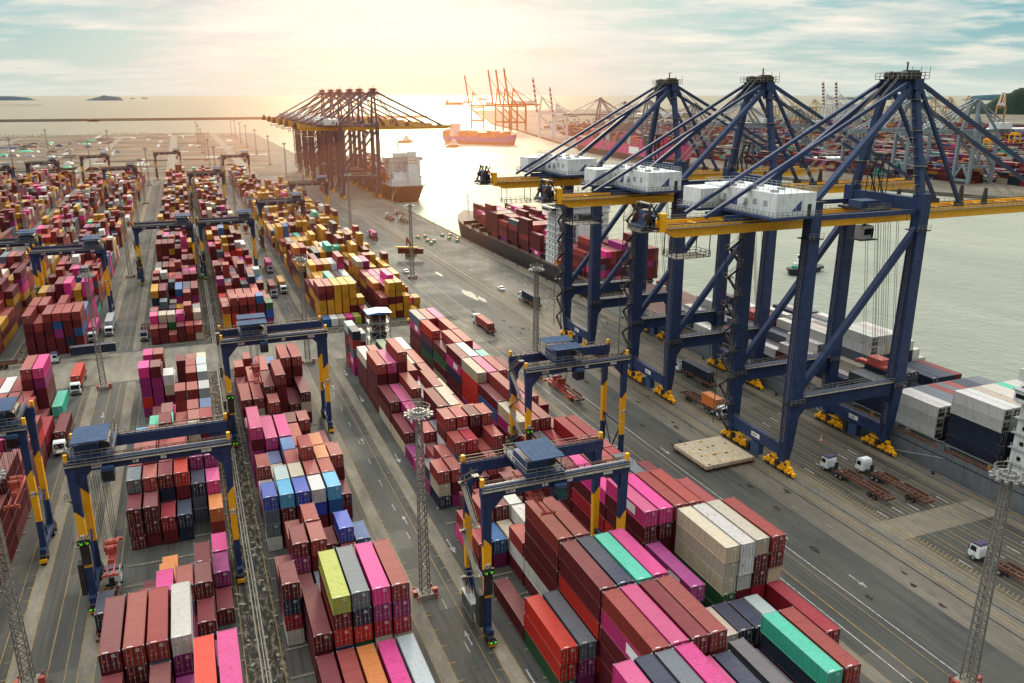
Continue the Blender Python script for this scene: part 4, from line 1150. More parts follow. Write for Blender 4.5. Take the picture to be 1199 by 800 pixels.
def make_person(vest):
    V = [(0, 0, .95), (0, 0, 1.2), (0, 0, 1.45), (0, 0, 1.56), (0, .02, 1.68), (-.1, 0, .92), (-.11, .04, .5), (-.11, 0, .08), (-.11, .14, .04), (.1, 0, .92), (.12, -.08, .5), (.12, -.14, .08), (.12, 0, .04),
         (-.2, 0, 1.43), (-.26, .02, 1.15), (-.24, .14, .92), (.2, 0, 1.43), (.26, -.02, 1.15), (.25, .08, .92)]
    Ed = [(0, 1), (1, 2), (2, 3), (3, 4), (0, 5), (5, 6), (6, 7), (7, 8), (0, 9), (9, 10), (10, 11), (11, 12), (2, 13), (13, 14), (14, 15), (2, 16), (16, 17), (17, 18)]
    Rr = [.15, .15, .17, .06, .11, .1, .075, .05, .045, .1, .075, .05, .045, .08, .055, .04, .08, .055, .04]
    me = bpy.data.meshes.new("person"); me.from_pydata(V, Ed, []); o = bpy.data.objects.new("person", me); COL.objects.link(o)
    md = o.modifiers.new("skin", "SKIN")
    for v, r_ in zip(me.skin_vertices[0].data, Rr): v.radius = (r_, r_ * .8)
    me.skin_vertices[0].data[0].use_root = True
    md.use_smooth_shade = True; o.modifiers.new("sub", "SUBSURF").levels = 1
    me.materials.append(M["navy_mid"])
    b_ = MB(); b_.col((0, 0, .98), (0, 0, 1.48), .34, .28, .42, .3, M[vest]); b_.build("vest", o)
    b_ = MB(); b_.tube((0, .02, 1.72), (0, .02, 1.84), .14, M["sign_white"], 10, .08); b_.build("helmet", o)
    return o
for i, (px, py, vs_, lb) in enumerate(((712, 381, "orange", "worker in an orange vest walking the quay between the second and third cranes"), (985, 560, "yellow", "worker in a yellow vest near the white trucks on the quay"), (664, 352, "yellow", "worker in a yellow vest by the third quay crane's feet"), (880, 640, "orange", "worker in an orange vest near the stains on the quay road"))):
    if i == 3: continue
    o = make_person(vs_)
    u, v = px - CX, py - CY; Fh = F_PX * cos(PITCH) - v * sin(PITCH); Dn = F_PX * sin(PITCH) + v * cos(PITCH); k_ = CAM_H / Dn
    o.location = ((Fh * sin(YAW) + u * cos(YAW)) * k_, (Fh * cos(YAW) - u * sin(YAW)) * k_, .03); tag(o, lb, "person", "dock workers")
# small things at the crossing rubble
for i, (x, y, mt, lb) in enumerate(((74, 288, "yellow", "yellow digger-like machine on the rubble behind the crossing"), (80, 283, "rust", "rusty steel frame on the rubble behind the crossing"))):
    b_ = MB(); b_.bb(-1.6, 1.6, -1, 1, .5, 1.6, M[mt]); b_.beam((0, 0, 1.6), (2.6, .5, 3.4), .4, .4, M[mt]); b_.beam((2.6, .5, 3.4), (4.2, .6, 1.2), .3, .3, M[mt])
    for s in (-1, 1): b_.tube((-1.4, s * 1.1, .5), (1.4, s * 1.1, .5), .5, M["tyre"], 8)
    o = b_.build("small_excavator" if i == 0 else "steel_rig"); o.location = (x, y, 0); tag(o, lb, "excavator" if i == 0 else "rig")
# person-sized marker cone on the apron
b_ = MB(); b_.tube((0, 0, 0), (0, 0, 1.5), .3, M["sign_white"], 8, .08); b_.box((0, 0, .05), (.8, .8, .1), M["orange"]); b_.box((0, 0, .9), (.36, .36, .3), M["orange"])
o = b_.build("traffic_cone"); o.location = (140.8, 143.2, 0); tag(o, "white and orange marker cone near the white truck and crane wheels", "cone")

# tarpaulins and heaps in the far left yard
q = random.Random(11)
for i in range(90):
    x, y = q.uniform(-420, -90), q.uniform(960, 1750)
    if i < 6: x, y = q.uniform(-330, -190), q.uniform(1150, 1500)
    mt = q.choice(("green", "green", "dark", "dark", "grey", "blueroof", "rust"))
    w, l, h = q.uniform(4, 16), q.uniform(5, 26), q.uniform(1.5, 5)
    if mt == "green": w *= 1.4
    b_ = MB(); n = 7
    vs, fs = [], []
    for jx in range(n):
        for jy in range(n):
            a, c_ = jx / (n - 1) - .5, jy / (n - 1) - .5
            e = max(abs(a), abs(c_)) * 2
            vs.append((a * w, c_ * l, h * (1 - e ** 3) * q.uniform(.6, 1.0)))
    fs = [(jx * n + jy, (jx + 1) * n + jy, (jx + 1) * n + jy + 1, jx * n + jy + 1) for jx in range(n - 1) for jy in range(n - 1)]
    b_.add(vs, fs, M[mt]); o = b_.build("covered_heap"); o.location = (x, y, 0)
    tag(o, {"green": "green tarpaulin heap in the far dirt yard", "dark": "dark heap of scrap in the far dirt yard", "grey": "grey covered heap in the far dirt yard", "blueroof": "blue covered heap in the far dirt yard", "rust": "brown heap in the far dirt yard"}[mt], "heap", "covered heaps in the far yard")
# shore shrubbery
b_ = MB()
for i in range(2600):
    x = q.uniform(-880, 60); y = 1948 + q.uniform(-14, 6); z = abs(q.gauss(0, 2.2)); s = q.uniform(.8, 2.2)
    if (int(x / 60) % 3) == 0: z *= .4
    p = [(x + q.uniform(-s, s), y + q.uniform(-s, s), z + q.uniform(0, s)) for _ in range(3)]
    b_.add(p, [(0, 1, 2)], M["leaf"])
tag(b_.build("shore_shrubbery", normals=False), "dark low shrubbery along the far edge of the yard before the sea", "shrubbery", None, "stuff")
# tower crane by the shore
r = empty("tower_crane", (-330, 1830, 0), .15)
b_ = MB()
for i in range(14):
    z = i * 5.0
    for a in (-1, 1):
        for c_ in (-1, 1): b_.beam((a, c_, z), (a, c_, z + 5), .35, .35, M["terr"])
        b_.beam((-1, a, z), (1, a, z + 5), .25, .25, M["terr"]); b_.beam((a, -1, z), (a, 1, z + 5), .25, .25, M["terr"])
b_.build("mast", r)
b_ = MB()
for i in range(18):
    x = i * 5.0
    for a in (-1, 1): b_.beam((x, a, 62), (x + 5, a, 62), .35, .35, M["terr"])
    b_.beam((x, 0, 64.5), (x + 5, 0, 64.5), .3, .3, M["terr"]); b_.beam((x, 1, 62), (x + 2.5, 0, 64.5), .25, .25, M["terr"]); b_.beam((x + 2.5, 0, 64.5), (x + 5, -1, 62), .25, .25, M["terr"])
b_.bb(-24, 0, -1.2, 1.2, 61.4, 62.4, M["terr"]); b_.beam((0, 0, 72), (-22, 0, 62.5), .3, .3, M["terr"]); b_.beam((0, 0, 72), (55, 0, 64.5), .3, .3, M["terr"]); b_.build("jib", r)
b_ = MB(); b_.bb(-24, -17, -1.6, 1.6, 58.6, 62, M["dark"]); b_.build("counterweight", r)
b_ = MB(); b_.bb(-1.3, 1.3, -1.3, 1.3, 59.5, 62, M["dark"]); b_.build("cab", r)
tag(r, "pale tower crane standing on the shore at the far left", "tower crane")

# ------------------------------------------------------------------ container stacks
COLS = {"m": ((.108, .009, .014), "maroon"), "b": ((.25, .03, .026), "brick red"), "r": ((.52, .022, .012), "bright red"), "c": ((.3, .01, .022), "crimson"),
        "p": ((.6, .028, .2), "pink"), "P": ((.5, .03, .17), "pink white-panelled"), "v": ((.24, .018, .13), "dark magenta"), "V": ((.3, .03, .17), "magenta white-panelled"),
        "n": ((.014, .024, .05), "navy"), "g": ((.09, .115, .14), "slate grey"), "w": ((.6, .6, .58), "white"), "k": ((.5, .43, .32), "cream"),
        "u": ((.02, .09, .26), "blue"), "l": ((.06, .34, .62), "sky blue"), "t": ((.05, .46, .32), "turquoise"), "G": ((.02, .09, .035), "dark green"),
        "o": ((.62, .17, .035), "orange"), "y": ((.5, .23, .015), "mustard"), "e": ((.3, .36, .05), "lime green"), "a": ((.36, .45, .46), "pale grey-blue"),
        "i": ((.03, .07, .4), "royal blue")}
PAL1 = "m" * 34 + "b" * 17 + "p" * 8 + "v" * 9 + "n" * 9 + "g" * 6 + "w" * 3 + "k" * 3 + "r" * 3 + "c" * 6 + "u" * 3 + "t" * 2 + "o" * 2 + "P" * 3 + "e"
PAL2 = "m" * 34 + "b" * 22 + "y" * 62 + "n" * 4 + "g" * 3 + "w" * 2 + "k" * 3 + "p" * 2 + "u" * 3 + "v" * 3 + "t" * 2 + "o" * 3
PAL0 = "m" * 52 + "b" * 32 + "p" * 4 + "v" * 6 + "n" * 9 + "g" * 6 + "w" * 3 + "k" * 3 + "r" * 2 + "c" * 5 + "u" * 3 + "t" + "y" * 7 + "a"
PAL3 = "m" * 48 + "b" * 30 + "y" * 20 + "n" * 6 + "g" * 5 + "w" * 5 + "k" * 5 + "p" * 6 + "u" * 3 + "v" * 3 + "t" * 2
CONT = []      # dicts
cr = random.Random(21)
def stack(x0, y0, ln, s, meta, w=CW, h=CT, zb=.12, jit=True):
    for t, ch in enumerate(s):
        jx = cr.uniform(-.08, .08) if jit else 0; jy = cr.uniform(-.16, .16) if jit else 0
        CONT.append(dict(x=x0 + w / 2 + jx, y=y0 + ln / 2 + jy, z=zb + t * h, L=ln, W=w, H=h - .02, c=ch, t=t, n=len(s), meta=meta))
OCC = {}
def bay(k, y0, specs, ln=L40):
    for i, s in enumerate(specs):
        x0 = BL[k] + PITCH_X[k] * i
        OCC.setdefault((k, i), []).append((y0, y0 + ln))
        if s: stack(x0, y0, ln, s, (k, i, y0))
# --- block A (left of the dirty strip)
bay("A", 86.3, ["mmmm", "mmm", "mmgmm"[:4], "mmv", "mmcmr", "mmmmp"])
bay("A", 100.3, ["mmmmm", "mmmmb", "mmmgb", "mmvvw", "", ""])
bay("A", 107.2, ["", "", "", "", "v", ""], L20)
bay("A", 115.0, ["", "", "", "m", "mm", ""], L20)
bay("A", 121.5, ["", "mm", "mmp", "mgb", "mmm", "m"], L20)
bay("A", 128.3, ["", "m", "mo", "", "mmm", "mv"], L20)
bay("A", 135.3, ["", "", "o", "", "", "vp"], L20)
bay("A", 151.6, ["mmm", "mmm", "mc", "nn", "", "bo"], L20)
bay("A", 158.5, ["nmmg"[::1], "mmmb", "nmnm", "vmmr", "ggn", "mvpp"[:3]], L20)
bay("A", 165.4, ["mmmb", "mmmmb", "mmmb", "mmrmb", "mmvv", "mmmv"], L20)
bay("A", 173.0, ["mmb", "mmmb", "mmbb", "mkmm", "mkb", "mkb"], L20)
bay("A", 180.0, ["mob", "mmbb", "mmmmm", "kkmb", "mmmk", "mmmmb"], L20)
bay("A", 187.0, ["gwl", "mct", "mGmt", "mkb", "mmkb", "mmng"], L20)
bay("A", 194.0, ["ul", "cmt", "mmmm", "mmb", "mmkb", "mmvu"], L20)
bay("A", 208.0, ["", "mm", "mp", "mmbb", "mmmb", "mnua"], L20)
bay("A", 222.0, ["vrvvp", "mvvvm", "mmkw", "", "mmmb", "mvna"], L20)
bay("A", 229.0, ["mvp", "mmbm", "mkw", "", "mmbb", "mmga"], L20)
bay("A", 243.0, ["mmbp", "mmmb", "", "mmm", "mmb", "mmk"], L20)
# --- block B
bay("B", 87.3, ["", "mm", "mbb"[:2], "mo", "mp", "ma"])
bay("B", 101.4, ["", "mmm", "vnrme", "mGrng"[::1], "mkcvp"[::1], "kkcvb"])
bay("B", 101.4, [], L20)
bay("B", 111.8, ["wcnmb"[:4], "", "", "", "", ""], L20)
bay("B", 116.0, ["", "mm", "mg", "mr", "mre"[:2], "e"], L20)
bay("B", 118.6, ["mnmm"[:3], "", "", "", "", ""], L20)
bay("B", 123.0, ["", "mmvm", "mmmb", "", "mm", ""], L20)
bay("B", 130.0, ["", "mmb", "mmvb", "mm", "mmi", "gu"], L20)
bay("B", 141.5, ["wggi", "mmml", "mmmi", "mmiw", "mmul", ""], L20)
bay("B", 148.4, ["mmk", "mmka", "mmmk", "mmmb", "mmmb", "mm"], L20)
bay("B", 155.3, ["mvmb", "mmk", "mvmb", "mnrmb", "mgmo", "mmmb"], L20)
bay("B", 162.2, ["", "mmu", "mmmu", "mmb", "mmoo", "mmb"], L20)
bay("B", 169.6, ["vvvmp", "mvvp", "mmmpp"[:4], "mmb", "", "mm"])
bay("B", 184.0, ["mmg", "mmb", "", "mmm", "mmb", ""], L20)
bay("B", 191.0, ["mb", "mm", "mmmb", "m", "mb", ""], L20)
bay("B", 203.0, ["mmb", "mkb", "mmmm", "mmmmb", "mm", "mkm"])
bay("B", 217.0, ["mm", "mbb", "mmmb", "", "mmmmb", "mmmmb"])
bay("B", 231.0, ["mmb", "", "mmp", "mmu", "", ""], L20)
bay("B", 238.0, ["b", "mmb", "", "", "b", ""], L20)
# --- block C
bay("C", 57.8, ["mmvmmp", "mmmmmn", "mmmmmg", "mmmmmp", "mmmmp", "mmmmn"])
bay("C", 71.7, ["", "", "mmmmPb", "mmmmmp", "mmmmmm", "mmmmmb"])
bay("C", 85.6, ["Grr", "vvg", "mrmrmm", "mmmmmn", "mmmmmt", "mmmmmp"])
bay("C", 99.5, ["m", "", "mwmmmb", "mmmmmb", "", ""])
bay("C", 99.5, ["", "", "", "", "wn", "nm"], L20)
bay("C", 106.4, ["", "", "", "", "mwn", "nmm"], L20)
bay("C", 113.4, ["", "", "mwb", "mk", "mmw", "wnm"], L20)
bay("C", 120.3, ["mb", "vu", "mk", "mmw", "mmm", ""], L20)
bay("C", 127.2, ["pb", "mmb", "mmm", "mkw", "", "mm"], L20)
bay("C", 134.1, ["", "mm", "mb", "", "mkm", "mmb"], L20)
bay("C", 145.0, ["nkb", "vmb", "mc", "mm", "mmb", "mm"], L20)
bay("C", 152.0, ["vn", "mmb", "mmgb", "mgmc", "mmb", "mmmb"], L20)
bay("C", 159.0, ["P", "mb", "mmwmb", "mmnwc", "mvnmmc"[:5], "mvgmb"], L20)
bay("C", 166.0, ["v", "mwc", "nvn", "mmr", "mmro", "mmroo"[:4]], L20)
bay("C", 173.5, ["km", "kmP", "m", "mmmm", "mmmk", "mmb"])
bay("C", 187.5, ["kmm", "GmP", "mmkb", "mmw", "mmmb", "mmk"])
bay("C", 201.5, ["mmmmb", "GmmmP", "mmmmmb", "mmmb", "mp", "mmb"])
bay("C", 215.5, ["mmmk", "mmmb", "mmk", "mmmb", "mmk", "mmb"])
bay("C", 235.0, ["vPgbn"[:5], "mb", "mp", "", "", ""], L20)
bay("C", 229.5, ["", "", "", "mmG", "mmg", "pmw"])
bay("C", 242.0, ["bmmma", "mmma", "", "", "", ""], L20)
# --- block E (along the quay road)
bay("E", 51.0, ["mng", "mmn", "mmn", "mmb", "", ""])
bay("E", 65.2, ["mmg", "mg", "mmnt", "mmmb", "g", "n"])
bay("E", 74.6, ["", "", "", "", "", "mmc"])
bay("E", 79.5, ["mmk", "mkn", "mmn", "mma", "", ""], L20 + .3)
bay("E", 87.9, ["mmnV", "m", "nGGkkk", "mmmwww", "mmckkk"[:3] + "mmk", "mmmkmb"])
bay("E", 101.9, ["mmrmmP", "mmrmmp", "mmmmmb", "mmmmmb", "mmmbr", "mmmbc"])
bay("E", 115.8, ["mmcmp", "mmgc", "mmmmb", "mmPgg", "mmmb", "mmmm"])
bay("E", 129.7, ["mmmm", "mmpp", "mmmb", "mPcc", "mPg", "mmc"])
bay("E", 143.6, ["mmb", "mmg", "mmc", "mmmc", "mmmc", "mmc"])
bay("E", 157.5, ["mmPk", "mmmb", "mmcb", "mmb", "mc", "m"])
bay("E", 171.4, ["mPum", "mmnmb", "mmmP", "mmmb", "mmm", ""])
bay("E", 185.3, ["Vrrrk", "mnmmP", "mmmmb", "", "", ""])
bay("E", 199.2, ["mmnPm", "mVrrw", "mmbp", "mmmt", "mmk", "mmm"])
bay("E", 213.1, ["kmGm", "mmGGb", "mmmpb", "mmbP", "mmP", ""])
bay("E", 227.0, ["mGnmr", "mmmb", "mmmPb", "mmb", "", ""])
bay("E", 240.9, ["mmmPg", "mmmmb", "mmmmp", "mPb", "mmb", ""])
# --- block D
bay("D", 148.0, ["mmmm", "mmm", "mmmmm", "mmmm", "mmmmm", "mmmm"])
bay("D", 162.0, ["mmmmb", "mmmb", "mmmmb", "mmmp", "mmmmb", "mmmmm"])
bay("D", 134.0, ["mm", "mm", "m", "Gm", "GG", "y"], L20)
bay("D", 176.0, ["mmmb", "mmmb", "mmmb", "mmb", "mmm", "mmmb"])
bay("D", 190.0, ["mmb", "mmb", "mvmb", "mmpp", "mmgb", "mmrb"])
bay("D", 204.0, ["mmp", "mmb", "mwb", "mkb", "mmmc", "mc"])
bay("D", 218.0, ["mmb", "mmb", "kmb", "mmb", "m", ""])
bay("D", 232.0, ["mmb", "mkw", "mmb", "mmnmb", "mmmvp"[:5], "t"])
bay("D", 239.5, ["", "", "", "", "", ""], L20)
bay("C", 293, ["u", "w", "k", "p", "e", "mm"], L20)
bay("C", 300, ["yyymb", "yyymb", "myyyy", "myyyy", "mmyyy", ""])
bay("C", 300, ["", "", "", "", "", "mmy"], L20)
bay("C", 314, ["mmyb", "mmmb", "yymyt", "yymm", "mmyy", "mmbg"])
bay("C", 328, ["ymm", "ymyy", "mmyy", "mmmb", "mmbn", "mmwa"])
bay("E", 296, ["mmb", "yymyy", "mymyy", "yyy", "y", ""], L20)
bay("E", 303, ["mmb", "mmym", "mmmy", "yyyy", "yp", "yy"], L20)
bay("E", 310, ["mmmo", "mmmP", "mmmbp", "mmbg", "mnb", ""])
bay("E", 324, ["mmyb", "mPPp", "mmmb", "yyyb", "yyyy", "mn"])
bay("B", 293, ["yyyb", "yrrmb", "pnmmb", "mmrmb", "mwmmu", "mviG"], L20)
bay("B", 300, ["mmbb", "mmpb", "mmmb", "mmmb", "mmbb", "mmmm"], L20)
bay("B", 307, ["mmb", "mmmb", "mbyb", "mmbb", "mmmr", "mbb"])
bay("A", 293, ["mb", "mm", "b", "mm", "mb", "kb"], L20)
bay("A", 300, ["mvp", "mmk", "mGk", "mmP", "mmmb", "mmk"], L20)
bay("D", 293, ["mmmmb", "mmmb", "mmmmb", "mmvub", "mnmmb", "mmumb"])
bay("D", 307, ["mmmnb", "mmmrb", "mmmb", "mmmub", "mmbb", "mmbu"])
GEN = []
def free(k, i, y0, y1):
    return all(y1 < a + .1 or y0 > b_ - .1 for a, b_ in OCC.get((k, i), []))
def fill(k, y0, y1, pal, hmean, rows=6, dens=.93, x0=None, px=None, short=.55, hmax=6):
    y = y0
    while y + 6.6 < y1:
        use40 = cr.random() > short and y + 13.6 < y1
        ln = L40 if use40 else L20
        hb = hmean + cr.uniform(-1.3, 1.1)
        if cr.random() < .05: y += 7; continue
        dom = cr.choice(pal)
        for i in range(rows):
            if k in BL and not free(k, i, y, y + ln): continue
            if cr.random() > dens: continue
            n = max(1, min(hmax, int(round(hb + cr.uniform(-1.2, 1.2)))))
            base = dom if cr.random() < .62 else cr.choice(pal)
            s = "".join(base if cr.random() < .4 else cr.choice(pal) for _ in range(n))
            xx = (BL[k] if x0 is None else x0) + (PITCH_X.get(k, 2.87) if px is None else px) * i
            stack(xx, y, ln, s, (k, i, y))
        y += 6.9 if not use40 else 13.8
fill("D", 60, 130, PAL1, 3)
for k in "ABCDE":
    pal = {"A": PAL0, "B": PAL0, "C": PAL2, "D": PAL0, "E": PAL2}[k]
    fill(k, 293, 420, pal, 4.2 if k in "CD" else 3.6, short=.35 if k in "CDE" else .75)
    fill(k, 420, 560, PAL2 if k in "CE" else PAL3, 4.0, short=.6)
    fill(k, 584, 650, PAL3 if k in "ABD" else PAL2, 3.6)
    if k != "E" : fill(k, 650, 905, PAL3, 3.4)
    else: fill(k, 584, 760, PAL2, 3.2, dens=.8)
for k, x0 in (("F", -80.7), ("G", -113.5), ("H", -140.0), ("I", -172.0), ("J", -199.0), ("K", -228.0), ("L", -256.0)):
    if k == "F":
        fill(k, 205, 252, PAL1, 3.2, x0=x0, rows=6)
    if k in "FG":
        fill(k, 293, 560, PAL3 if k != "F" else PAL0 + "y" * 20, 4.2, x0=x0, short=.4)
    elif k == "H": fill(k, 400, 560, PAL2, 3.8, x0=x0, short=.4)
    fill(k, 584, 905, PAL3, 3.6, x0=x0, rows=6)

# ------------------------------------------------------------------ ships
def hull_mesh(name, parent, Lh, Bm, zd, zw, mat_top, mat_bot, bow=.16, stern=.07, flare=2.5, raise_bow=3.0, band=1.8):
    """bow at +y, stern at y=0, keel cut a bit under water; x from 0..Bm"""
    N = 30; prof = [(-6.0 + 2.8, .93), (zw, .985), (band + zw, 1.0), (zd, 1.0)]
    vs = []; cx_ = Bm / 2
    for i in range(N + 1):
        t = i / N
        if t < stern: w = .78 + .22 * math.sqrt(max(0, 1 - (1 - t / stern) ** 2))
        elif t > 1 - bow: u = (t - (1 - bow)) / bow; w = max(.02, (1 - u ** 2.2))
        else: w = 1
        rb = raise_bow * max(0, (t - (1 - bow * 1.1)) / (bow * 1.1)) ** .6 if t > 1 - bow * 1.1 else 0
        for (z, f) in prof:
            ww = w * (f if t >= stern else f * (1 - .45 * (1 - t / stern) * (zd - z) / (zd + 3)))
            y = t * Lh
            if t > 1 - bow:
                u = (t - (1 - bow)) / bow
                k_ = (zd + rb - z) / (zd - zw)
                ww = max(.015, w * (1 - .35 * u * k_)) * f
                y = t * Lh - u * u * k_ * flare * 1.8
            if t < stern: y += (1 - t / stern) * (zd - z) * .45
            zz = z + (rb if z == zd else 0)
            for s in (-1, 1): vs.append((cx_ + s * ww * Bm / 2, y, zz))
    fsb, fst, dk = [], [], []
    P = len(prof) * 2
    for i in range(N):
        for j in range(len(prof) - 1):
            for s in (0, 1):
                a = i * P + j * 2 + s; q = (a, a + P, a + P + 2, a + 2)
                (fst if j >= 2 else fsb if j < 1 else fsb).append(q)
        a = i * P + (len(prof) - 1) * 2
        dk.append((a, a + 1, a + 1 + P, a + P))
    b_ = MB(); b_.add(vs, fsb, mat_bot); o = len(b_.v) - len(vs)
    k = b_.mi(mat_top)
    for f in fst: b_.f.append(f); b_.m.append(k)
    k2 = b_.mi(M["deck"])
    for f in dk: b_.f.append(f); b_.m.append(k2)
    for base in (0, N * P):
        for j in range(len(prof) - 1):
            b_.f.append((base + j * 2, base + j * 2 + 1, base + j * 2 + 3, base + j * 2 + 2)); b_.m.append(k)
    return b_.build(name, parent)

def bridge_block(parent, x0, x1, y0, y1, z0, z1, mat, front=1, wings=True):
    b_ = MB(); n = int((z1 - z0) / 2.9)
    for i in range(n):
        z = z0 + i * (z1 - z0) / n; ins = .25 * i
        b_.bb(x0 + 2 + ins * .3, x1 - 2 - ins * .3, y0, y1 - ins * .2, z, z + (z1 - z0) / n - .12, mat)
        b_.bb(x0 + 1.6, x1 - 1.6, y0 - .9, y1 + .6, z + (z1 - z0) / n - .12, z + (z1 - z0) / n, M["lgrey"])
    if wings: b_.bb(x0 - .3, x1 + .3, y0 + (y1 - y0) * .3, y1, z1 - 2.6, z1 - .2, mat); b_.bb(x0 - .5, x1 + .5, y0, y1 + .4, z1 - .2, z1, M["lgrey"])
    bl = b_.build("superstructure", parent)
    w = MB()
    for i in range(n - 1):
        z = z0 + i * (z1 - z0) / n + 1.0; h = .9
        x = x0 + 3.2
        while x < x1 - 3.6:
            w.bb(x, x + .8, y0 - .05, y0 - .01, z, z + h, M["glass"]); x += 3.6
        y = y0 + 1
        while y < y1 - 1.4:
            w.bb(x0 + 1.92, x0 + 1.96, y, y + .8, z, z + h, M["glass"]); y += 3.6
    w.bb(x0 + 1, x1 - 1, y0 + (y1 - y0) * .3 - .05, y0 + (y1 - y0) * .3 - .01, z1 - 1.7, z1 - .8, M["glass"]); w.bb(x0 - .36, x0 - .31, y0 + (y1 - y0) * .3 + .4, y1 - .4, z1 - 1.7, z1 - .8, M["glass"])
    w.build("window", bl)
    w = MB()
    for i in range(1, n + 1):
        z = z0 + i * (z1 - z0) / n
        w.railing([(x0 + 1.6, y1, z), (x0 + 1.6, y0 - .8, z), (x1 - 1.6, y0 - .8, z)], M["white"], 1.0, 3.0, .05)
        if i < n:
            s = 1 if i % 2 else -1; xc = (x0 + x1) / 2 - 6
            w.beam((xc - s * 2, y0 - .7, z - (z1 - z0) / n), (xc + s * 2, y0 - .7, z), .7, .12, M["lgrey"])
    w.build("deck_railing", bl)
    return bl

SC = []
def ship_bay(ship, x0, y0, rows, hs, ln=12.6, zb=6.2, pal="m", first=None, w=2.5, px=2.56, ends=0):
    for i in range(rows):
        n = hs[i] if isinstance(hs, (list, tuple)) else hs
        for t in range(n):
            ch = (first[i][t] if first and i in first and t < len(first[i]) else cr.choice(pal))
            CONT.append(dict(x=x0 + px * i + w / 2, y=y0 + ln / 2, z=zb + t * 2.66, L=ln, W=w, H=2.64, c=ch, t=t, n=n, meta=(ship, i, y0)))

# ship 1: grey feeder beside the nearest crane
s1 = empty("container_ship", (153.6, 62, -3.2))
hull_mesh("hull", s1, 228, 30, 8.4, .4, M["hull_grey"], M["hull_red"], bow=.14)
b_ = MB()
for y in (78, 92, 106, 120, 134, 148, 162, 176):
    for s in (0, 1):
        x = .25 if s == 0 else 29.75
        b_.bb(x - .15, x + .15, y - 62 - .8, y - 62 + .8, 8.4, 10.2, M["hull_grey"])
    b_.bb(.3, 29.7, y - 62 - .5, y - 62 + .3, 8.4, 9.2, M["hull_grey"])
b_.bb(.1, .45, 20, 200, 10.0, 10.3, M["hull_grey"]); b_.bb(.0, .1, 20, 200, 6.9, 7.1, M["rust"])
b_.build("lashing_bridge", s1)
w = MB(); w.railing([(.3, 10, 8.4), (.3, 200, 8.4)], M["rail"], 1.1, 2.5, .1)
w.railing([(.3, 200, 10.6), (.3, 205, 10.6)], M["rail"], 1.1, 2.5, .1); w.build("deck_railing", s1)
bridge_block(s1, 0, 30, 29, 43.2, 8.4, 28.5, M["white"])
b_ = MB()
for i in range(14):
    y = 46.5 + i * 11
    b_.tube((1.2, y, 8.4), (1.2, y, 9.4), .35, M["yellow"], 8) if i % 3 == 0 else b_.box((1.4, y, 8.9), (1.2, .8, 1.0), M["lgrey"])
b_.build("deck_fittings", s1)
tag(s1, "grey container ship moored under the nearest crane, white and navy boxes on deck", "ship")
W3 = "wwwwww"
def rowspec(n, near):
    return near
ship_bay("near", 155.4, 107.9, 11, [5, 5, 5, 5, 5, 5, 5, 5, 6, 6, 6], pal="nwwwka", first={0: "nnnww", 1: "nnnww", 2: "nnnwk", 3: "nnnkw", 4: "nnnww", 5: "nnnwt", 6: "nnnkw"}, zb=6.0)
ship_bay("near", 155.4, 123.6, 11, [3, 3, 3, 3, 3, 3, 3, 3, 3, 3, 3], pal="gnng", first={0: "www", 1: "nnw", 2: "ngg", 3: "ngg", 4: "ggb", 5: "ggg", 6: "ggb"}, zb=6.0)
ship_bay("near", 155.4, 138.8, 11, [3, 3, 4, 4, 2, 2, 3, 3, 3, 3, 2], pal="nnnng", first={0: "nng", 1: "nng", 8: "nnn", 9: "nnm", 10: "nm"}, zb=6.0)
ship_bay("near", 155.4, 152.5, 11, [2, 2, 3, 6, 6, 6, 6, 5, 5, 4, 3], pal="nnkw", first={3: "nnngww", 4: "nnngww", 5: "nnnnkw", 6: "nnnnww"}, zb=6.0)
ship_bay("near", 155.4, 166.2, 11, [3, 4, 5, 5, 5, 4, 3, 3, 3, 3, 3], pal="nngmw", first={0: "wmw", 1: "nmww", 2: "nnnww", 3: "nnnww"}, zb=6.0)
ship_bay("near", 155.4, 180.0, 11, [2, 2, 3, 3, 4, 4, 4, 4, 4, 4, 4], pal="nnngwg", zb=6.0)
ship_bay("near", 155.4, 194.5, 11, [2, 3, 3, 4, 4, 3, 4, 3, 4, 4, 4], pal="nnmgwg", zb=6.0)
ship_bay("near", 155.4, 209.0, 11, [1, 1, 2, 2, 1, 2, 2, 2, 2, 2, 2], pal="nnwg", zb=6.0)
ship_bay("near", 155.4, 223.0, 11, [2, 1, 2, 2, 3, 2, 2, 2, 3, 2, 2], pal="nngw", zb=6.0)
# ship 2: black ship with maroon and pink cargo
s2 = empty("container_ship", (154.6, 291, -3.2))
hull_mesh("hull", s2, 222, 31, 9.6, .5, M["hull_black"], M["hull_red"], bow=.2, flare=4, raise_bow=3.2)
bridge_block(s2, 0, 31, 44, 57, 9.6, 36.5, M["white"])
b_ = MB(); b_.bb(11, 19, 37, 43.5, 9.6, 29, M["white"]); b_.bb(12, 18, 38, 42.5, 29, 33.5, M["hull_black"]); b_.beam((15, 50, 36.5), (15, 50, 45), .5, .5, M["white"]); b_.beam((12, 50, 41), (18, 50, 41), .2, .2, M["white"]); b_.build("funnel", s2)
b_ = MB()
for y in (5, 19, 33, 60, 74.5, 89, 103.5, 118, 132.5, 147, 161.5, 176):
    b_.bb(.3, 30.7, y - .4, y + .2, 9.6, 12.4, M["hull_black"])
b_.beam((15.5, 212, 12.5), (15.5, 212, 24), .5, .5, M["lgrey"]); b_.beam((14, 212, 20), (17, 212, 20), .2, .2, M["lgrey"]); b_.build("lashing_bridge", s2)
w = MB(); w.railing([(.3, 5, 9.6), (.3, 172, 9.6)], M["rail"], 1.1, 3, .12); w.build("deck_railing", s2)
b_ = MB(); b_.bb(.2, 3.2, 38, 43, 11, 13.4, M["orange"]); b_.build("lifeboat", s2)
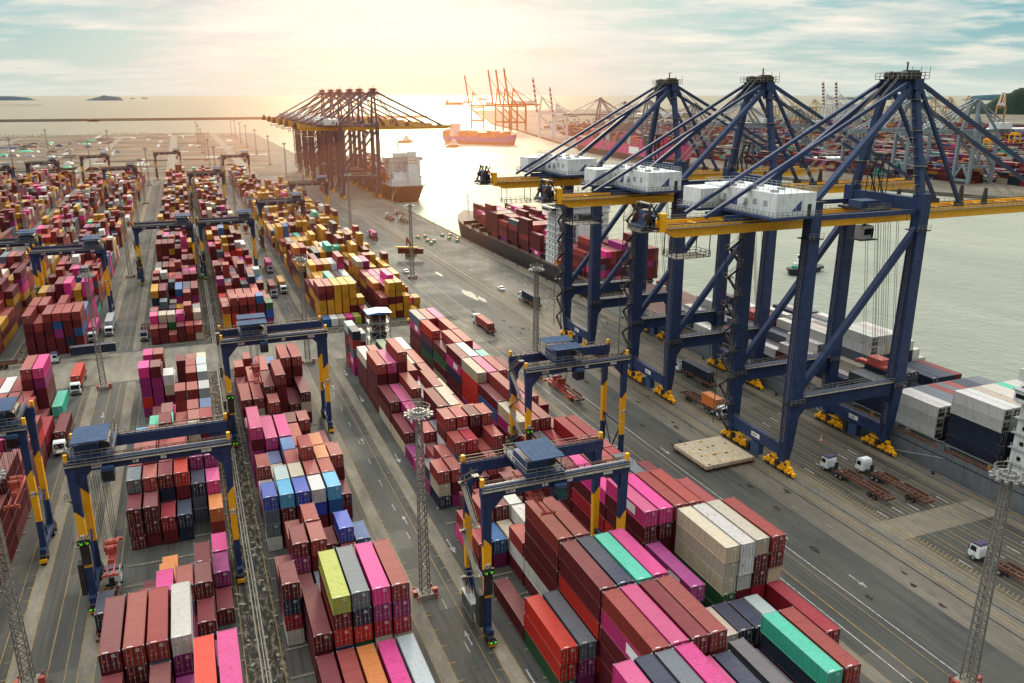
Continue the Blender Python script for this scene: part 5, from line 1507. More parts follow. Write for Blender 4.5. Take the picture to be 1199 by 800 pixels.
tag(s2, "black-hulled container ship with white bridge, loaded with maroon and pink boxes", "ship")
PS = "m" * 34 + "b" * 16 + "P" * 3 + "p" * 2 + "n" * 3 + "g" * 2 + "c" * 2 + "v"
for j, (y, h) in enumerate(((355, 4), (369.5, 5), (384, 4), (398.5, 5), (413, 5), (427.5, 5), (442, 4), (456.5, 4), (471, 3))):
    rows = 11 if j < 5 else 11 - 2 * (j - 4); x0 = 156.6 + (11 - rows) * 1.28
    hs = [max(2, h + cr.choice((0, 0, 0, 0, 1, -1))) for _ in range(rows)]
    if j == 0: hs[0] = 4; hs[1] = 3
    ship_bay("second", x0, y, rows, hs, pal=PS, zb=7.0)
for y, h in ((292.5, 5), (306.5, 5), (320, 4)):
    hs = [h + cr.choice((0, 0, -1, 1)) for _ in range(11)]
    ship_bay("second", 156.6, y, 11, hs, pal=PS, zb=7.0, first={0: "mPgmm", 1: "mvmmp", 2: "mmmbb"} if y < 300 else None)
# ship 3: stern seen past the far cranes
s3 = empty("container_ship", (155.5, 655, -3.2))
hull_mesh("hull", s3, 250, 31, 13.5, 1.6, M["hull_black"], M["hull_black"], bow=.16, stern=.12)
bridge_block(s3, 0, 31, 14, 27, 13.5, 36, M["white"])
b_ = MB(); b_.bb(8, 23, 16, 25, 36, 39.5, M["white"]); b_.bb(-1, 32, 17, 24, 33.2, 36.2, M["white"]); b_.bb(3, 28, 8, 14, 13.5, 19, M["white"]); b_.bb(5, 26, 10, 14, 19, 24, M["white"])
for x in (1.0, 28): b_.bb(x, x + 2.2, 15, 22, 18, 20.4, M["orange"])
b_.build("upper_decks", s3)
b_ = MB(); b_.bb(17, 24, 6, 13, 13.5, 30, M["white"]); b_.bb(17.5, 23.5, 6.5, 12.5, 30, 41, M["white"]); b_.beam((12, 20, 40), (12, 20, 52), .7, .7, M["white"]); b_.beam((8, 20, 46), (16, 20, 46), .4, .4, M["white"]); b_.beam((10, 20, 40), (12, 20, 50), .3, .3, M["white"]); b_.build("funnel", s3)
b_ = MB()
for z in (31, 33.5, 36):
    for x in (18, 20.2, 22.2): b_.bb(x, x + .9, 6.42, 6.48, z, z + 1.2, M["orange"])
b_.build("window", s3)
w = MB(); w.railing([(.3, 60, 13.5), (.3, 2, 13.5), (30, .6, 13.5)], M["white"], 1.2, 2, .14)
for x in range(2, 30, 3): w.box((x, 3.5, 14.3), (1.2, 1.2, 1.4), M["white"])
w.build("deck_railing", s3)
tag(s3, "white accommodation block and black stern of a ship behind the hazy crane cluster", "ship")
for y in range(690, 880, 15):
    ship_bay("third", 157.5, y, 11, [max(1, cr.choice((3, 4, 4, 5))) for _ in range(11)], pal="mbnmgm", zb=11)
# mooring lines
b_ = MB()
for (p0, p1) in (((153, 118, 4), (151.4, 132, .8)), ((153, 170, 4), (151.4, 152, .8)), ((160, 500, 7), (151.2, 520, .8)), ((157, 655.5, 10), (151.2, 636, .8)), ((160, 655.5, 10), (151.2, 640, .8))):
    b_.tube(p0, p1, .09, M["lgrey"], 5)
tag(b_.build("mooring_rope"), "pale mooring ropes slung from ships to quay bollards", "rope")

# tug boats
def make_tug(hullm):
    r = empty("tugboat")
    N = 14; vs = []; fs = []
    for i in range(N + 1):
        t = i / N; w = 4.8 * (1 - abs(2 * t - 1) ** 4) ** .5 * (.75 + .25 * min(1, (1 - t) * 4)) if 0 < t < 1 else .5
        rb = 1.8 * max(0, t - .45) ** 1.2
        for (z, f) in ((-.8, .75), (.2, .92), (2.0 + rb, 1.0)):
            for s in (-1, 1): vs.append((s * w * f, (t - .5) * 27 * (1 if z > 1 else .92), z))
    for i in range(N):
        for j in (0, 1):
            for s in (0, 1): a = i * 6 + j * 2 + s; fs.append((a, a + 6, a + 8, a + 2))
        a = i * 6 + 4; fs.append((a, a + 1, a + 7, a + 6))
    for base in (0, N * 6):
        fs.append((base, base + 1, base + 3, base + 2)); fs.append((base + 2, base + 3, base + 5, base + 4))
    b_ = MB(); b_.add(vs, fs, hullm)
    for i in range(9):
        for s in (-1, 1): b_.box((s * 4.75, -9 + i * 2.1, 1.6), (.5, .9, 1.2), M["tyre"])
    b_.build("hull", r)
    b_ = MB(); b_.bb(-3, 3, -3, 6.5, 2.2, 4.6, M["white"]); b_.bb(-2.2, 2.2, 0, 5, 4.6, 6.4, M["white"]); b_.prism([(-1.9, 6.4), (1.9, 6.4), (2.1, 8.4), (-2.1, 8.4)], "y", .6, 4.2, M["white"]); b_.bb(-2.3, 2.3, .3, 4.6, 8.4, 8.6, M["white"]); b_.build("deckhouse", r)
    w = MB()
    for s in (-1, 1): w.bb(s * 2.02 - .04 + s * .05, s * 2.02 + .04 + s * .05, 1.0, 3.9, 7.0, 8.1, M["glass"])
    w.bb(-1.7, 1.7, 4.22, 4.26, 7.0, 8.1, M["glass"]); w.bb(-1.7, 1.7, .52, .58, 7.0, 8.1, M["glass"]); w.build("window", r)
    b_ = MB()
    for s in (-1, 1): b_.tube((s * 1.9, -1.6, 4.6), (s * 1.9, -1.6, 8.8), .55, M["dark"], 10)
    b_.beam((0, 1, 8.6), (0, 1, 13), .25, .25, M["white"]); b_.beam((-1.2, 1, 11), (1.2, 1, 11), .15, .15, M["white"]); b_.build("funnel", r)
    b_ = MB(); b_.box((0, -8, 2.6), (2.4, 2.2, 1.2), M["green"]); b_.box((0, 9, 3.4), (2.0, 1.6, 1.1), M["green"]); b_.box((-2.6, -5, 2.8), (.8, .8, 1), M["redsteel"]); b_.build("deck_winch", r)
    tag(r, "x", "tugboat"); return r
tug = make_tug(M["hull_black"]); walk_tree(tug)
place(tug, USED, (286, 316, -2.6), 1.85, "black-hulled tugboat with white wheelhouse seen between the nearest crane's legs", "tugboats")
place(tug, USED, (390, 1514, -2.6), -1.2, "tugboat out on the glowing water beyond the crane cluster", "tugboats", 1.35)
place(tug, USED, (432, 1354, -2.6), -1.0, "tugboat close to the purple ship's stern", "tugboats", 1.25)
for i, (px, py, s, lb) in enumerate(((532, 123, 5.0, "faint ship on the horizon left of the raised cranes"), (548, 120.5, 3.2, "tiny ship at the horizon above the far berth"), (156, 116.0, 2.6, "tiny dark boat on the open sea below the pointed island"), (170, 115.6, 3.6, "low barge line on the sea near the pointed island"), (110, 142.5, 1.1, "small boat just past the breakwater at the left"), (566, 117, 4.6, "anchored ship on the horizon beside the orange boom"))):
    Fh = F_PX * cos(PITCH) - (py - CY) * sin(PITCH); Dn = F_PX * sin(PITCH) + (py - CY) * cos(PITCH); k_ = (CAM_H + 3.2) / Dn; u = px - CX
    x, y = (Fh * sin(YAW) + u * cos(YAW)) * k_, (Fh * cos(YAW) - u * sin(YAW)) * k_
    o = empty("distant_ship", (x, y, -3.2), .2 - YAW)
    b_ = MB(); b_.prism([(-16, 0), (15, 0), (18, 3.2), (-17, 3.0)], "y", -3, 3, M["hull_black"]); b_.build("hull", o)
    b_ = MB(); b_.bb(-14, -9, -2.4, 2.4, 3, 8, M["terr"]); b_.bb(-8, 12, -2.6, 2.6, 3, 4.6, M["rust"]); b_.beam((-11, 0, 8), (-11, 0, 11), .4, .4, M["terr"]); b_.build("superstructure", o)
    o.scale = (s,) * 3; tag(o, lb, "ship")

# purple ship and magenta ship in the far basin
s4 = empty("container_ship", (467, 1488, -3.2), -math.atan2(545 - 447, 1363 - 1472) )
dx, dy = 545 - 447, 1350 - 1472; Ls = sqrt(dx * dx + dy * dy); s4.rotation_euler = (0, 0, math.atan2(dy, dx) - pi / 2)
hull_mesh("hull", s4, Ls, 26, 13, 3.0, M["hull_purple"], M["hull_red"], bow=.12, raise_bow=6)
b_ = MB(); q = random.Random(9)
for i in range(11):
    y = 36 + i * 10
    if y > Ls - 24: break
    for j in range(8): b_.bb(1.5 + j * 2.9, 4.2 + j * 2.9, y, y + 9.4, 13, 13 + 2.6 * q.choice((2, 3, 3, 4)), M[q.choice(("redsteel", "rust", "dark", "redsteel", "orange"))])
for j in range(8): b_.bb(1.5 + j * 2.9, 4.2 + j * 2.9, 3, 15, 13, 23 + q.choice((0, 2)), M[q.choice(("redsteel", "rust"))])
b_.build("deck_cargo", s4)
bridge_block(s4, 0, 26, 18, 28, 13, 35, M["white"])
tag(s4, "purple-hulled container ship gliding in hazy light behind the long boom", "ship")
s5 = empty("container_ship", (640, 1215, -3.2)); dx, dy = 590 - 640, 845 - 1215; Ls = sqrt(dx * dx + dy * dy); s5.rotation_euler = (0, 0, math.atan2(dy, dx) - pi / 2); 
hull_mesh("hull", s5, Ls, 46, 22, 7.0, M["hull_mag"], M["hull_black"], bow=.1, raise_bow=5)
b_ = MB()
for (a, c_) in ((0, 46),):
    pass
for i in range(26):
    y = 60 + i * 13.5
    if y > Ls - 50: break
    for j in range(16): b_.bb(1.2 + j * 2.75, 3.8 + j * 2.75, y, y + 12.6, 22, 22 + 2.7 * q.choice((2, 3, 4, 4, 5)), M[q.choice(("redsteel", "rust", "dark", "hull_mag", "redsteel", "navy_mid", "lgrey", "rust"))])
b_.build("deck_cargo", s5)
b_ = MB(); b_.bb(46.06, 46.3, Ls * .66, Ls * .66 + 34, 10.5, 19.5, M["sign_white"]); b_.bb(-.3, -.06, Ls * .66, Ls * .66 + 34, 10.5, 19.5, M["sign_white"]); b_.build("side_panel", s5)
bridge_block(s5, 0, 46, 150, 163, 22, 46, M["lgrey"])
tag(s5, "huge magenta-hulled container ship with a white side panel at the far quay", "ship")

# ------------------------------------------------------------------ far terminal cranes
def make_far_crane(up, mat, boom2=None):
    r = empty("terminal_crane")
    boom2 = boom2 or mat
    b_ = MB()
    for x in (0, 28):
        for y in (-9, 9): b_.col((x, y, 0), (x, y, 48), 3.0, 3.0, 2.6, 2.6, mat)
        b_.bb(x - 1, x + 1, -9, 9, 2, 4.4, mat); b_.bb(x - 1, x + 1, -9, 9, 44, 46.4, mat)
        b_.beam((x, -9, 4), (x, 0, 18), 1.8, 1.8, mat); b_.beam((x, 9, 4), (x, 0, 18), 1.8, 1.8, mat)
    for y in (-9, 9):
        b_.bb(0, 28, y - .7, y + .7, 15, 17.6, mat); b_.beam((0, y, 17), (28, y, 44), 2.2, 2.2, mat); b_.bb(0, 28, y - .6, y + .6, 45, 47, mat)
    b_.build("portal_frame", r)
    b_ = MB()
    for s in (-1, 1):
        b_.beam((28, s * 8, 48), (24, s * 3, 78), 2.4, 2.4, mat); b_.beam((24, s * 3, 78), (0, s * 8, 49), 1.8, 1.8, mat); b_.beam((24, s * 3, 78), (-22, s * 3, 51), 1.2, 1.2, mat)
    b_.bb(22, 26, -4, 4, 77, 79.5, mat); b_.build("apex_frame", r)
    b_ = MB(); b_.bb(-26, 32, -3.6, -2.2, 48, 51, mat); b_.bb(-26, 32, 2.2, 3.6, 48, 51, mat); b_.bb(-26, -24, -3.6, 3.6, 48, 50, mat); b_.build("girder", r)
    b_ = MB(); b_.bb(-20, -4, -6, 6, 51.2, 57, M["white"]); b_.build("machinery_house", r)
    b_ = MB()
    if up:
        th_ = radians(82); n = 14; Lb = 66
        for s in (-2.8, 2.8):
            for k in range(n):
                p = Vector((33 + cos(th_) * Lb * k / n, s, 50 + sin(th_) * Lb * k / n)); q2 = Vector((33 + cos(th_) * Lb * (k + 1) / n, s, 50 + sin(th_) * Lb * (k + 1) / n))
                b_.beam(p, q2, 3.2, 4.4, mat if k % 2 else boom2)
        for k in range(0, n + 1, 2):
            z = 50 + sin(th_) * Lb * k / n; x = 33 + cos(th_) * Lb * k / n; b_.bb(x - .6, x + .6, -2.8, 2.8, z - .5, z + .5, mat)
        b_.beam((24, 0, 79), (33 + cos(th_) * Lb * .8, 0, 50 + sin(th_) * Lb * .8), .9, .9, mat)
    else:
        for s in (-2.9, 2.9): b_.bb(33, 96, s - .7, s + .7, 48, 50.8, mat); b_.beam((26, s, 78), (60, s, 51), 1.2, 1.2, mat); b_.beam((26, s, 78), (88, s, 51), 1.2, 1.2, mat)
        x = 36
        while x < 96: b_.bb(x - .4, x + .4, -2.9, 2.9, 49, 50, mat); x += 6
    b_.build("boom", r)
    tag(r, "x", "quay crane"); return r
fu_o = make_far_crane(True, M["terr_orange"]); walk_tree(fu_o)
fu_w = make_far_crane(True, M["white"], M["terr_orange"]); walk_tree(fu_w)
fd_g = make_far_crane(False, M["terr_grey"]); walk_tree(fd_g)
fu_t = make_far_crane(False, M["terr"]); walk_tree(fu_t)
def ground_at(px, py):
    Fh = F_PX * cos(PITCH) - (py - CY) * sin(PITCH); Dn = F_PX * sin(PITCH) + (py - CY) * cos(PITCH); k_ = CAM_H / Dn; u = px - CX
    return (Fh * sin(YAW) + u * cos(YAW)) * k_, (Fh * cos(YAW) - u * sin(YAW)) * k_
FG = "cranes of the terminal across the basin"
# positions come from the survey of the far quay, facing the basin (boom towards -x)
for proto, px, py, rz, sc, lb in (
        (fu_o, 567, 150, pi - .35, 1.12, "single orange crane with raised boom standing apart at the far basin"),
        (fu_o, 597, 152.5, pi - .35, 1.2, "leftmost of three orange cranes with raised booms side by side"),
        (fu_o, 606, 153, pi - .35, 1.2, "middle of three orange cranes with raised booms side by side"),
        (fu_o, 616, 153.5, pi - .35, 1.22, "rightmost of three orange cranes with raised booms side by side"),
        (fu_w, 648, 161, pi - .3, 1.0, "white-legged crane with a tall raised orange boom right of the orange trio"),
        (fu_w, 664, 162, pi - .3, .84, "white-legged crane with a shorter raised boom beside the taller one"),
        (fd_g, 716, 166, pi - .12, .98, "grey crane with lowered boom behind the magenta ship"),
        (fd_g, 772, 176, pi - .12, .98, "grey crane with lowered boom beyond the third navy crane's apex"),
        (fd_g, 884, 190, pi - .1, .95, "grey crane with lowered boom seen under the middle navy crane's stays"),
        (fd_g, 1075, 207, pi - .05, .98, "grey crane with lowered boom behind the nearest crane's mast"),
        (fd_g, 1150, 214, pi - .05, 1.0, "grey crane with lowered boom at the right edge, by the hill"),
        (fd_g, 826, 182, pi - .1, .9, "grey crane with lowered boom just left of the middle navy crane's mast"),
        (fd_g, 944, 178, pi - .1, .8, "smaller grey crane with lowered boom between the middle and nearest navy masts"),
        (fd_g, 1012, 200, pi - .05, .92, "grey crane with lowered boom left of the nearest crane's A-frame"),
        (fd_g, 740, 152, pi - .12, .85, "small grey crane farther back behind the magenta ship"),
        (fu_w, 975, 143, pi - .3, 1.05, "pale crane with raised boom on the skyline between two navy apexes"),
        (fu_w, 990, 143, pi - .3, 1.05, "second pale crane with raised boom on the skyline, right of its twin"),
        (fu_t, 1040, 142, .3, .9, "beige crane on the skyline left of the nearest navy mast"),
        (fu_t, 1064, 142, .3, .9, "beige crane on the skyline just right of the nearest navy mast"),
        (fu_t, 1128, 145, .5, 1.0, "beige crane in front of the wooded hill"),
        (fu_t, 1168, 150, .6, 1.1, "beige crane below the wooded hill near the photo's right edge"),
        (fu_t, 925, 141, .3, .9, "beige crane second in the skyline row right of the middle navy apex"),
        (fu_t, 948, 141, .3, .85, "beige crane third in the skyline row right of the middle navy apex"),
        (fu_t, 1018, 141, .3, .85, "beige crane in the skyline row just left of the wide mast of the nearest crane"),
        (fu_t, 1086, 143, .3, .95, "beige crane in the skyline row between nearest mast and the grey apex"),
        (fu_t, 1106, 144, .4, .95, "beige crane in the skyline row just before the wooded hill"),
        (fu_t, 905, 140, .3, .9, "beige crane on the skyline right of the middle navy apex")):
    x, y = ground_at(px, py); place(proto, USED, (x, y, 0), rz, lb, FG, sc)
# yellow straddle gantries far away
def make_small_gantry():
    b_ = MB()
    for x in (0, 22):
        for y in (0, 8): b_.bb(x - .8, x + .8, y - .6, y + .6, 0, 22, M["yellow"])
    for y in (0, 8): b_.bb(-1, 23, y - .8, y + .8, 22, 24.2, M["yellow"])
    b_.bb(6, 11, -1, 9, 24.2, 26.5, M["yellow"]); return tag(b_.build("far_gantry_crane"), "x", "gantry crane")
fg = make_small_gantry()
for i, (px, py) in enumerate(((1134, 178), (1156, 186), (938, 172), (1010, 168), (1186, 176), (930, 152))):
    x, y = ground_at(px, py); place(fg, USED, (x, y, 0), .3, "small yellow gantry among the packed stacks across the basin", "yellow gantries across the basin")
# warehouses
for i, (px, py, w, l, h, mt, lb) in enumerate(((850, 152, 130, 60, 14, "terr_grey", "long grey-roofed warehouse across the basin under the middle crane's stays"),
        (1010, 132, 160, 60, 16, "cream", "pale long warehouse near the skyline left of the nearest mast"), (1185, 160, 90, 40, 14, "white", "white shed below the wooded hill at the right edge"), (990, 196, 70, 24, 9, "white", "small white office block on the quay across the basin"),
        (780, 138, 200, 70, 14, "terr_grey", "long grey shed on the far shore behind the magenta ship"))):
    x, y = ground_at(px, py)
    b_ = MB(); b_.bb(-w / 2, w / 2, -l / 2, l / 2, 0, h, M["cream"] if mt == "terr_grey" else M[mt]); o0 = empty("warehouse", (x, y, 0), -.2); b_.build("wall", o0)
    b_ = MB(); b_.prism([(-w / 2 - 1, h), (w / 2 + 1, h), (w / 2 - 2, h + 3), (-w / 2 + 2, h + 3)], "y", -l / 2 - 1, l / 2 + 1, M[mt]); b_.build("roof", o0)
    tag(o0, lb, "warehouse")

# ------------------------------------------------------------------ pick the 300 containers that show largest
def cbox(c):
    return (c["x"] - c["W"] / 2, c["x"] + c["W"] / 2, c["y"] - c["L"] / 2, c["y"] + c["L"] / 2, c["z"], c["z"] + c["H"])
vs, fs = [], []
for c in CONT:
    x0, x1, y0, y1, z0, z1 = cbox(c); o = len(vs)
    vs += [(x0, y0, z0), (x1, y0, z0), (x1, y1, z0), (x0, y1, z0), (x0, y0, z1), (x1, y0, z1), (x1, y1, z1), (x0, y1, z1)]
    fs += [(o, o + 1, o + 5, o + 4), (o + 1, o + 2, o + 6, o + 5), (o + 2, o + 3, o + 7, o + 6), (o + 3, o, o + 4, o + 7), (o + 4, o + 5, o + 6, o + 7)]
bvh = BVHTree.FromPolygons(vs, fs)
cnt = {}
org = Vector((0, 0, CAM_H))
for py in range(120, 800, 2):
    for px in range(0, 1199, 2):
        u, v = px + 1 - CX, py + 1 - CY
        Fh = F_PX * cos(PITCH) - v * sin(PITCH); Dn = F_PX * sin(PITCH) + v * cos(PITCH)
        d = Vector((Fh * sin(YAW) + u * cos(YAW), Fh * cos(YAW) - u * sin(YAW), -Dn)).normalized()
        h = bvh.ray_cast(org, d)
        if h[0] is not None: cnt[h[2] // 5] = cnt.get(h[2] // 5, 0) + 1
ranked = sorted(cnt, key=lambda k: -cnt[k])
N_IND = 300 - len(LOADS)
chosen = set(ranked[:N_IND])
print("containers", len(CONT), "visible", len(cnt), "smallest chosen (px2)", cnt[ranked[min(N_IND, len(ranked)) - 1]] * 4)

# detailed container mesh, one per length
def container_mesh(L, W, H, name):
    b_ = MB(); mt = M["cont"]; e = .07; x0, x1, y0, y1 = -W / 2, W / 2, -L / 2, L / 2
    def corr(p, along, n, up, depth, inward):
        """trapezoid corrugated sheet"""
        p, along, up, inward = map(Vector, (p, along, up, inward))
        V, Fs = [], []
        per = 1.0 / n
        for i in range(n):
            for t, dd in ((0, 0), (.35, 0), (.5, 1), (.85, 1)):
                q = p + along * ((i + t) * per) + inward * (depth * dd); V += [tuple(q), tuple(q + up)]
        q = p + along; V += [tuple(q), tuple(q + up)]
        for i in range(len(V) // 2 - 1): Fs.append((2 * i, 2 * i + 2, 2 * i + 3, 2 * i + 1))
        b_.add(V, Fs, mt)
    n = int(L / .42)
    corr((x0 + e * .4, y0 + .1, .16), (0, L - .2, 0), n, (0, 0, H - .26), .05, (1, 0, 0))
    corr((x1 - e * .4, y0 + .1, .16), (0, L - .2, 0), n, (0, 0, H - .26), .05, (-1, 0, 0))
    corr((x0 + .06, y1 - .03, .16), (W - .12, 0, 0), 6, (0, 0, H - .26), .05, (0, -1, 0))
    side = b_; b_ = MB()
    corr((x0 + .06, y0 + .12, H - .03), (0, L - .24, 0), n, (W - .12, 0, 0), .02, (0, 0, -1))
    b_.bb(x0 + .5, x0 + 1.2, y0 + .22, y0 + .34, H - .026, H - .006, M["sign_white"])
    rf_ = b_.build("roof"); b_ = side
    b_.add([(x0 + .05, y0 + .05, .12), (x1 - .05, y0 + .05, .12), (x1 - .05, y1 - .05, .12), (x0 + .05, y1 - .05, .12)], [(0, 1, 2, 3)], mt)
    for x in (x0 + .07, x1 - .07):
        b_.bb(x - .07, x + .07, y0, y1, 0, .16, mt); b_.bb(x - .05, x + .05, y0, y1, H - .12, H - .01, mt)
        for y in (y0 + .08, y1 - .08): b_.bb(x - .072, x + .072, y - .082, y + .082, .14, H - .1, mt)
    for y in (y0 + .06, y1 - .06): b_.bb(x0 + .14, x1 - .14, y - .055, y + .055, 0, .17, mt); b_.bb(x0 + .14, x1 - .14, y - .055, y + .055, H - .13, H - .012, mt)
    c_ = b_
    for x in (x0 + .08, x1 - .08):
        for y in (y0 + .09, y1 - .09):
            for z in (.085, H - .08): c_.box((x, y, z), (.19, .21, .18), M["grey"] if z > 1 else mt)
    me = b_.build(name, normals=True)
    leaves = []
    for sd_ in (-1, 1):
        d_ = MB(); d_.bb(sd_ * .02, sd_ * (W / 2 - .15), y0 + .03, y0 + .09, .17, H - .14, mt)
        for x in (sd_ * W * .36, sd_ * W * .14):
            d_.tube((x, y0 - .0, .1), (x, y0 - .0, H - .1), .028, M["lgrey"], 6)
            d_.bb(x - .12, x + .12, y0 - .01, y0 + .032, .95, 1.05, M["lgrey"])
        if sd_ > 0:
            q_ = random.Random(L)
            for i in range(3): d_.bb(.2, .2 + q_.uniform(.3, .6), y0 + .022, y0 + .031, H - .45 - i * .16, H - .38 - i * .16, M["sign_white"])
        else:
            d_.bb(-.85, -.6, y0 + .02, y0 + .031, 1.5, 1.75, M["orange"])
        leaves.append(d_.build("door"))
    out = (me.data, leaves[0].data, leaves[1].data, rf_.data)
    for o in [me, rf_] + leaves: bpy.data.objects.remove(o)
    return out
def reefer_parts(L, W, H):
    b_ = MB(); y0 = -L / 2
    b_.bb(-W / 2 + .16, W / 2 - .16, y0 + .01, y0 + .06, .2, H - .2, M["lgrey"]); b_.bb(-W / 2 + .3, W / 2 - .3, y0 - .01, y0 + .02, .3, 1.25, M["dark"])
    n = 16; b_.tube((-.5, y0 - .02, 1.85), (-.5, y0 + .02, 1.85), .42, M["dark"], 16); b_.tube((.55, y0 - .02, 1.85), (.55, y0 + .02, 1.85), .3, M["dark"], 16)
    o = b_.build("reefer_unit"); d = o.data; bpy.data.objects.remove(o); return d
MESHES = {}
def get_meshes(L, W, H):
    k = (round(L, 1), round(W, 2), round(H, 2))
    if k not in MESHES:
        MESHES[k] = container_mesh(k[0], k[1], k[2], "container") + (reefer_parts(*k),)
    return MESHES[k]
def panel_mesh(L, W, H):
    k = ("panel", round(L, 1))
    if k not in MESHES:
        b_ = MB(); c0 = -L * .13
        for s in (-1, 1): b_.bb(s * (W / 2 + .012) - .01, s * (W / 2 + .012) + .01, c0 - 1.9, c0 + 1.3, .75, H - .45, M["sign_white"])
        o = b_.build("white_panel"); MESHES[k] = o.data; bpy.data.objects.remove(o)
    return MESHES[k]
ORD = ["first", "second", "third", "fourth", "fifth", "sixth", "seventh", "eighth", "ninth", "tenth", "eleventh", "twelfth", "thirteenth", "fourteenth", "fifteenth", "sixteenth", "seventeenth", "eighteenth", "nineteenth", "twentieth"] + ["far"] * 60
bays = {}
for k in chosen:
    c = CONT[k]; bays.setdefault(c["meta"][0], set()).add(c["meta"][2])
bayidx = {k: {y: i for i, y in enumerate(sorted(v))} for k, v in bays.items()}
rowname = {"A": "of left-lane block", "B": "of dirty-strip block", "C": "of middle-lane block", "E": "of quay-road block", "D": "of left-edge block", "F": "of outermost left block", "G": "of outer left block", "H": "of remote left block",
           "near": "on grey ship", "second": "on black ship", "third": "on hazy ship"}
def jitter_col(rgb, r_):
    f = r_.uniform(.82, 1.2); return (min(1, rgb[0] * f * r_.uniform(.95, 1.05)), min(1, rgb[1] * f), min(1, rgb[2] * f * r_.uniform(.93, 1.07)))
def spawn_container(x, y, z, L, W, H, ch, label, group, rz=0.0, flip=False):
    me, cc, dd, rfm, rf = get_meshes(L, W, H)
    o = bpy.data.objects.new("container", me); COL.objects.link(o)
    o.location = (x, y, z); o.rotation_euler = (0, 0, rz + (pi if flip else 0) + cr.uniform(-.004, .004))
    col = jitter_col(COLS[ch][0], cr)
    o.color = col + (1,)
    if ch in "wka" and L < 14 and cr.random() < .4 and False: pass
    for pn, dm in (("door", cc), ("door", dd), ("roof", rfm)):
        d = bpy.data.objects.new(pn, dm); COL.objects.link(d); d.parent = o; d.color = col + (1,)
    if ch in "PV":
        p = bpy.data.objects.new("white_panel", panel_mesh(L, W, H)); COL.objects.link(p); p.parent = o
    tag(o, label, "container", group)
    return o
for k in sorted(chosen):
    c = CONT[k]; blk, i, y0 = c["meta"]
    d_ = c["n"] - 1 - c["t"]
    tier = "on top" if d_ == 0 else "second from top" if d_ == 1 else "third from top" if d_ == 2 else "fourth from top" if d_ == 3 else "fifth from top" if d_ == 4 else "sixth from top"
    nm = COLS[c["c"]][1]; bi = bayidx[blk][y0]
    size = "long " if c["L"] > 9 else "short "
    if len(blk) > 1: size = ""
    lab = "%s%s container %s, %s row %s, %s bay back" % (size, nm, tier, ORD[i], rowname[blk], ORD[min(bi, 39)])
    if c["H"] < 2.7 and blk == "near" and c["c"] in "wk":
        rf = get_meshes(c["L"], c["W"], c["H"])[-1]
        o = spawn_container(c["x"], c["y"], c["z"], c["L"], c["W"], c["H"], c["c"], lab, "containers stacked on the moored ships")
        u_ = bpy.data.objects.new("reefer_unit", rf); COL.objects.link(u_); u_.parent = o; u_.location = (0, -.04, 0)
    else:
        spawn_container(c["x"], c["y"], c["z"], c["L"], c["W"], c["H"], c["c"], lab, "containers stacked in the yard" if len(blk) == 1 else "containers stacked on the moored ships")
for (x, y0, y1, z, ch, lab, rz) in LOADS:
    L_ = L40 if y1 - y0 > 9 else L20
    spawn_container(x, (y0 + y1) / 2, z, L_, CW, CT - .02, ch, lab, "containers riding on vehicles", rz)

def merged_containers(name, items, label, cat, gapf=1.0):
    vs, fs, cols, uvs = [], [], [], []
    for (x0, x1, y0, y1, z0, z1, rgb) in items:
        o = len(vs)
        vs += [(x0, y0, z0), (x1, y0, z0), (x1, y1, z0), (x0, y1, z0), (x0, y0, z1), (x1, y0, z1), (x1, y1, z1), (x0, y1, z1)]
        fs += [(o, o + 1, o + 5, o + 4), (o + 1, o + 2, o + 6, o + 5), (o + 2, o + 3, o + 7, o + 6), (o + 3, o, o + 4, o + 7), (o + 4, o + 5, o + 6, o + 7)]
        a = cr.random()
        cols += [(rgb[0], rgb[1], rgb[2], a)] * 5
        W_, L_, H_ = x1 - x0, y1 - y0, z1 - z0
        uvs += [(0, 0, W_, 0, W_, H_, 0, H_), (0, 0, L_, 0, L_, H_, 0, H_), (0, 0, W_, 0, W_, H_, 0, H_), (0, 0, L_, 0, L_, H_, 0, H_), (0, 0, 0, W_, L_, W_, L_, 0)]
    me = bpy.data.meshes.new(name); me.from_pydata(vs, [], fs)
    at = me.attributes.new("tint", "FLOAT_COLOR", "FACE"); flat = [v for c in cols for v in c]; at.data.foreach_set("color", flat)
    uv = me.uv_layers.new(name="UVMap"); uv.data.foreach_set("uv", [v for u in uvs for v in u])
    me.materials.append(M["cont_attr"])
    o = bpy.data.objects.new(name, me); COL.objects.link(o); tag(o, label, cat, None, "stuff"); return o
items = []
panels = MB()
for k, c in enumerate(CONT):
    if k in chosen: continue
    items.append(cbox(c) + (jitter_col(COLS[c["c"]][0], cr),))
    if c["c"] in "PV":
        panels.bb(c["x"] - c["W"] / 2 - .03, c["x"] - c["W"] / 2 - .01, c["y"] - c["L"] * .28, c["y"] - c["L"] * .02, c["z"] + .75, c["z"] + c["H"] - .5, M["sign_white"])
st = merged_containers("container", items, "remaining stacked shipping containers receding across the yard and ships", "containers")
pp = panels.build("white_panel", st)
